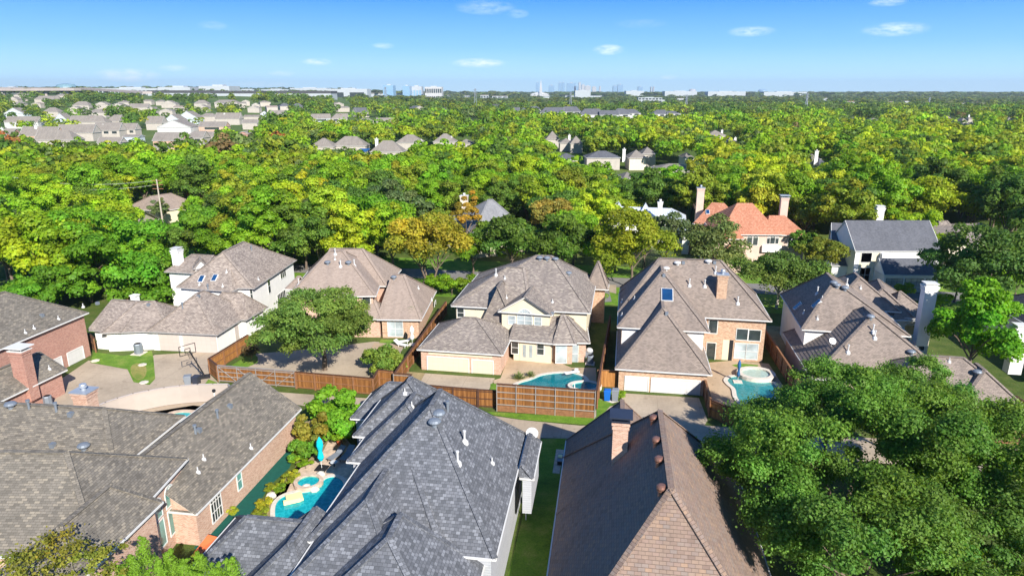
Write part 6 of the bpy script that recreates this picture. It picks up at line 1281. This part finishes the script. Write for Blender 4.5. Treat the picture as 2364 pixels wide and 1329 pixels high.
# ================================================================ far wood as one mass
def merged(pts,tmpl,name,cols):
    "pts: (x,y,z,R,flat) array; tmpl: list of (verts,tint)"
    V_=[];T_=[]
    for k,(tv,tt) in enumerate(tmpl):
        sel=np.arange(k,len(pts),len(tmpl)); p=pts[sel]; c_=cols[sel]; a=RNG.random(len(sel))*6.283; ca,sa=np.cos(a),np.sin(a)
        v=tv[None]; x=v[...,0]*ca[:,None,None]-v[...,1]*sa[:,None,None]; y_=v[...,0]*sa[:,None,None]+v[...,1]*ca[:,None,None]
        R=p[:,3][:,None,None]; out=np.stack([x*R+p[:,0][:,None,None],y_*R+p[:,1][:,None,None],v[...,2]*R*p[:,4][:,None,None]+p[:,2][:,None,None]],-1)
        V_.append(out.reshape(-1,4,3)); T_.append((tt[None]*c_[:,None,:]).reshape(-1,3))
    return np.concatenate(V_),np.concatenate(T_)
PA=np.array(PROT)
def keep(P_,flat=.8):
    x,y,z,R=P_[:,0],P_[:,1],P_[:,2],P_[:,3]
    def prn(zz): d=y*cP-(zz-H)*sP; u=y*sP+(zz-H)*cP; return 1182+F*x/d,664.5-F*u/d,d
    tx,ty,d=prn(z+R*flat); bx,by,_=prn(z-R*flat); rp=R*.8*F/d; ok=np.ones(len(P_),bool)
    for x0,y0,x1,y1,Y in PA: ok&=~((y<Y)&(tx+rp>x0)&(tx-rp<x1)&(ty<y1-2)&(by>y0))
    for f in FOOT:
        dx,dy=x-f[0],y-f[1]; a=dx*f[2]+dy*f[3]; b=-dx*f[3]+dy*f[2]; ok&=~((a>-R*.6)&(a<f[4]+R*.6)&(b>-R*.6)&(b<f[5]+R*.6))
    return ok,tx,ty
def field(y0,y1,sp,r0,r1,base=2.5,town=None):
    L_=[]; y=y0
    while y<y1:
        n=int(1.7*y/sp); x=np.linspace(-.85*y,.85*y,n)+RNG.normal(size=n)*sp*.3; yy=y+RNG.normal(size=n)*sp*.3; R=r0+(r1-r0)*RNG.random(n)
        L_.append(np.stack([x,yy,base+R*.75+RNG.random(n)*2.5,R,.8+.35*RNG.random(n)],1)); y+=sp*.92
    P_=np.concatenate(L_); P_[:,2]+=hz(P_[:,0],P_[:,1]); ok,px,py=keep(P_)
    if town is not None: ok&=town(P_,px,py)
    P_,px,py=P_[ok],px[ok],py[ok]
    n=len(P_); c_=np.zeros((n,3)); names=['bright green','olive-green','dark green','fresh green','yellow-green','golden-green','grey-green','golden','russet orange','brownish']
    lut=np.array([COL[k] for k in names]); 
    wl=np.array([.26,.24,.22,.15,.09,.01,.03,.001,.001,.002]); wr=np.array([.14,.22,.11,.2,.28,.03,.02,.001,.001,.002]); wt=np.array([.2,.22,.32,.08,.06,.02,.08,.005,.005,.01]); wf=np.array([.06,.30,.46,.02,.04,.0,.1,0,.0,.01])
    yl=(px>1500)&(py<480)&(py>262); tn=(px<620)&(py<345); fa=P_[:,1]>620
    for w_,s_ in ((wl,~yl&~tn&~fa),(wr,yl&~fa),(wt,tn&~fa),(wf,fa)):
        k=s_.sum(); c_[s_]=lut[RNG.choice(10,k,p=w_/w_.sum())]
    c_*=(1+.13*RNG.normal(size=(n,1))).clip(.6,1.4); w_=np.clip((P_[:,1]-500)/1500,0,.6)[:,None]; c_=c_*(1-w_)+np.array([.11,.15,.06])*w_  # leaf colours fade duller with distance, aerial haze painted into the tint
    return P_,c_
def towncut(P_,px,py):  # thin the trees out between the roofs of the left-hand estate
    t=(px<900)&(py<262)&(P_[:,1]>260); u=(px<640)&(py<335)&(P_[:,1]>180)
    return ~((t|u)&(RNG.random(len(P_))<.25))
T1_=[crown(26,26,.15,lr=.27,flat=f,ng=g_,spiky=.3,gd=.56,gr=.5) for f,g_ in ((.8,6),(.95,8),(.75,5),(1.05,7))]; T2_=[crown(12,12,.25,lr=.38,flat=f,ng=4) for f in (.8,.95,1.0)]; T3_=[crown(6,6,.5,lr=.45,flat=.7,bot=-.2,ng=3) for _ in range(3)]
def stuff(name,label,v,t):
    o=bpy.data.objects.new(name,leafmesh(name,v,t)); C.objects.link(o); o.color=(1,1,1,1); o['kind']='stuff'; o['label']=label; o['category']='woodland'
PV=[];PT=[]
P_,c_=field(234,430,7.6,4.4,7.0,town=towncut); 
if rest:
    rr=np.array([[a[0],a[1],a[2],a[3],.9] for a in rest]); P_=np.concatenate([rr,P_]); c0=np.array([COL[palette(a[4],a[5])] for a in rest]); c_=np.concatenate([c0,c_])
print('A',len(P_)); v,t=merged(P_,T1_,'a',c_); PV.append(v);PT.append(t)
P_,c_=field(430,1050,11.5,4.5,8,town=towncut); print('B',len(P_)); v,t=merged(P_,T2_,'b',c_); PV.append(v);PT.append(t)
P_,c_=field(1050,3000,26,9,15,base=-3,town=towncut); P_[:,4]*=.55; print('C',len(P_)); v,t=merged(P_,T3_,'c',c_); PV.append(v);PT.append(t)
P_,c_=field(3000,9000,75,28,45,base=-14); P_[:,4]*=.32; print('D',len(P_)); v,t=merged(P_,T3_,'d',c_); PV.append(v);PT.append(t)
stuff('distant_wood','unbroken green and yellow treetops stretching to the horizon',np.concatenate(PV),np.concatenate(PT))
# ================================================================ camera, light, sky
cam=bpy.data.cameras.new('camera'); co=bpy.data.objects.new('camera',cam); C.objects.link(co)
co.location=(0,0,H); co.rotation_euler=(math.pi/2-P,0,0); cam.sensor_width=36; cam.lens=36*F/2364; cam.clip_end=60000; cam.clip_start=.5
bpy.context.scene.camera=co
sd=Vector((-.44,.8625,-.617)).normalized()
sun=bpy.data.lights.new('sun','SUN'); sun.energy=SUN_E; sun.angle=math.radians(.55); sun.color=(1,.95,.86)
so=bpy.data.objects.new('sun',sun); C.objects.link(so); so.rotation_euler=sd.to_track_quat('-Z','Y').to_euler()
w=bpy.data.worlds.new('World'); bpy.context.scene.world=w; w.use_nodes=True; nt=w.node_tree; nt.nodes.clear()
o=N(nt,'ShaderNodeOutputWorld'); bg=N(nt,'ShaderNodeBackground'); sky=N(nt,'ShaderNodeTexSky',sky_type='NISHITA')
sky.sun_disc=False; sky.sun_elevation=math.radians(32.5); sky.sun_rotation=math.radians(153); sky.air_density=1.0; sky.dust_density=.25; sky.ozone_density=2.5; sky.altitude=100
tc=N(nt,'ShaderNodeTexCoord'); sx=N(nt,'ShaderNodeSeparateXYZ'); nt.links.new(tc.outputs['Generated'],sx.inputs[0])
grad=ramp(nt,sx.outputs[2],SKYR)
nis=mix(nt,1.0,sky.outputs[0],(.09,.09,.09),'MULTIPLY')
c=mix(nt,.88,nis,grad)
# small wispy clouds: each a soft patch of sky at its own bearing and height
cl=None
for (px,py,wd,ht,a) in CLOUDS:
    d=Vector(ray((px,py))).normalized()
    az=math.atan2(d.x,d.y); el=math.asin(d.z)
    A=math_(nt,'SUBTRACT',math_(nt,'ARCTAN2',sx.outputs[0],sx.outputs[1]),az); B=math_(nt,'SUBTRACT',math_(nt,'ARCSINE',sx.outputs[2]),el)
    A=math_(nt,'DIVIDE',A,wd/F); B=math_(nt,'DIVIDE',B,ht/F)
    q=math_(nt,'ADD',math_(nt,'MULTIPLY',A,A),math_(nt,'MULTIPLY',B,B))
    v=math_(nt,'MULTIPLY',math_(nt,'MAXIMUM',math_(nt,'SUBTRACT',1.0,q),0.0),a)
    cl=v if cl is None else math_(nt,'MAXIMUM',cl,v)
mp=N(nt,'ShaderNodeMapping'); mp.inputs['Scale'].default_value=(60,60,190); nt.links.new(tc.outputs['Generated'],mp.inputs[0])
nz=noise(nt,1.0,6,mp.outputs[0],.65)
cf=math_(nt,'MULTIPLY',cl,ramp(nt,nz,[(.32,(0,0,0)),(.62,(1,1,1))]))
c=mix(nt,cf,c,CLOUD_C)
nt.links.new(c,bg.inputs[0]); bg.inputs[1].default_value=SKY_S; nt.links.new(bg.outputs[0],o.inputs[0])
sc=bpy.context.scene; sc.view_settings.view_transform='Standard'; sc.view_settings.look='None'; sc.view_settings.exposure=EXPO; sc.view_settings.gamma=1
sc.render.engine='CYCLES'; sc.cycles.max_bounces=6; sc.cycles.transparent_max_bounces=8; sc.cycles.caustics_reflective=False; sc.cycles.caustics_refractive=False

# ================================================================ the air: one closed box of thin haze
mb=MB(); mb.box(V(0,4950,-1.5),22000,10200,190); hz=mb.build('haze',M['white']); hz.data.materials.clear()
hm=bpy.data.materials.new('haze_air'); hm.use_nodes=True; hn=hm.node_tree; hn.nodes.clear(); ho=N(hn,'ShaderNodeOutputMaterial'); pv_=N(hn,'ShaderNodeVolumePrincipled')
pv_.inputs['Color'].default_value=(.75,.87,1,1); pv_.inputs['Density'].default_value=HAZE; pv_.inputs['Anisotropy'].default_value=.2; hn.links.new(pv_.outputs[0],ho.inputs['Volume']); hz.data.materials.append(hm); hz['kind']='stuff'; hz['label']='pale blue haze softening the far horizon'; hz['category']='haze'
sc.cycles.volume_bounces=0
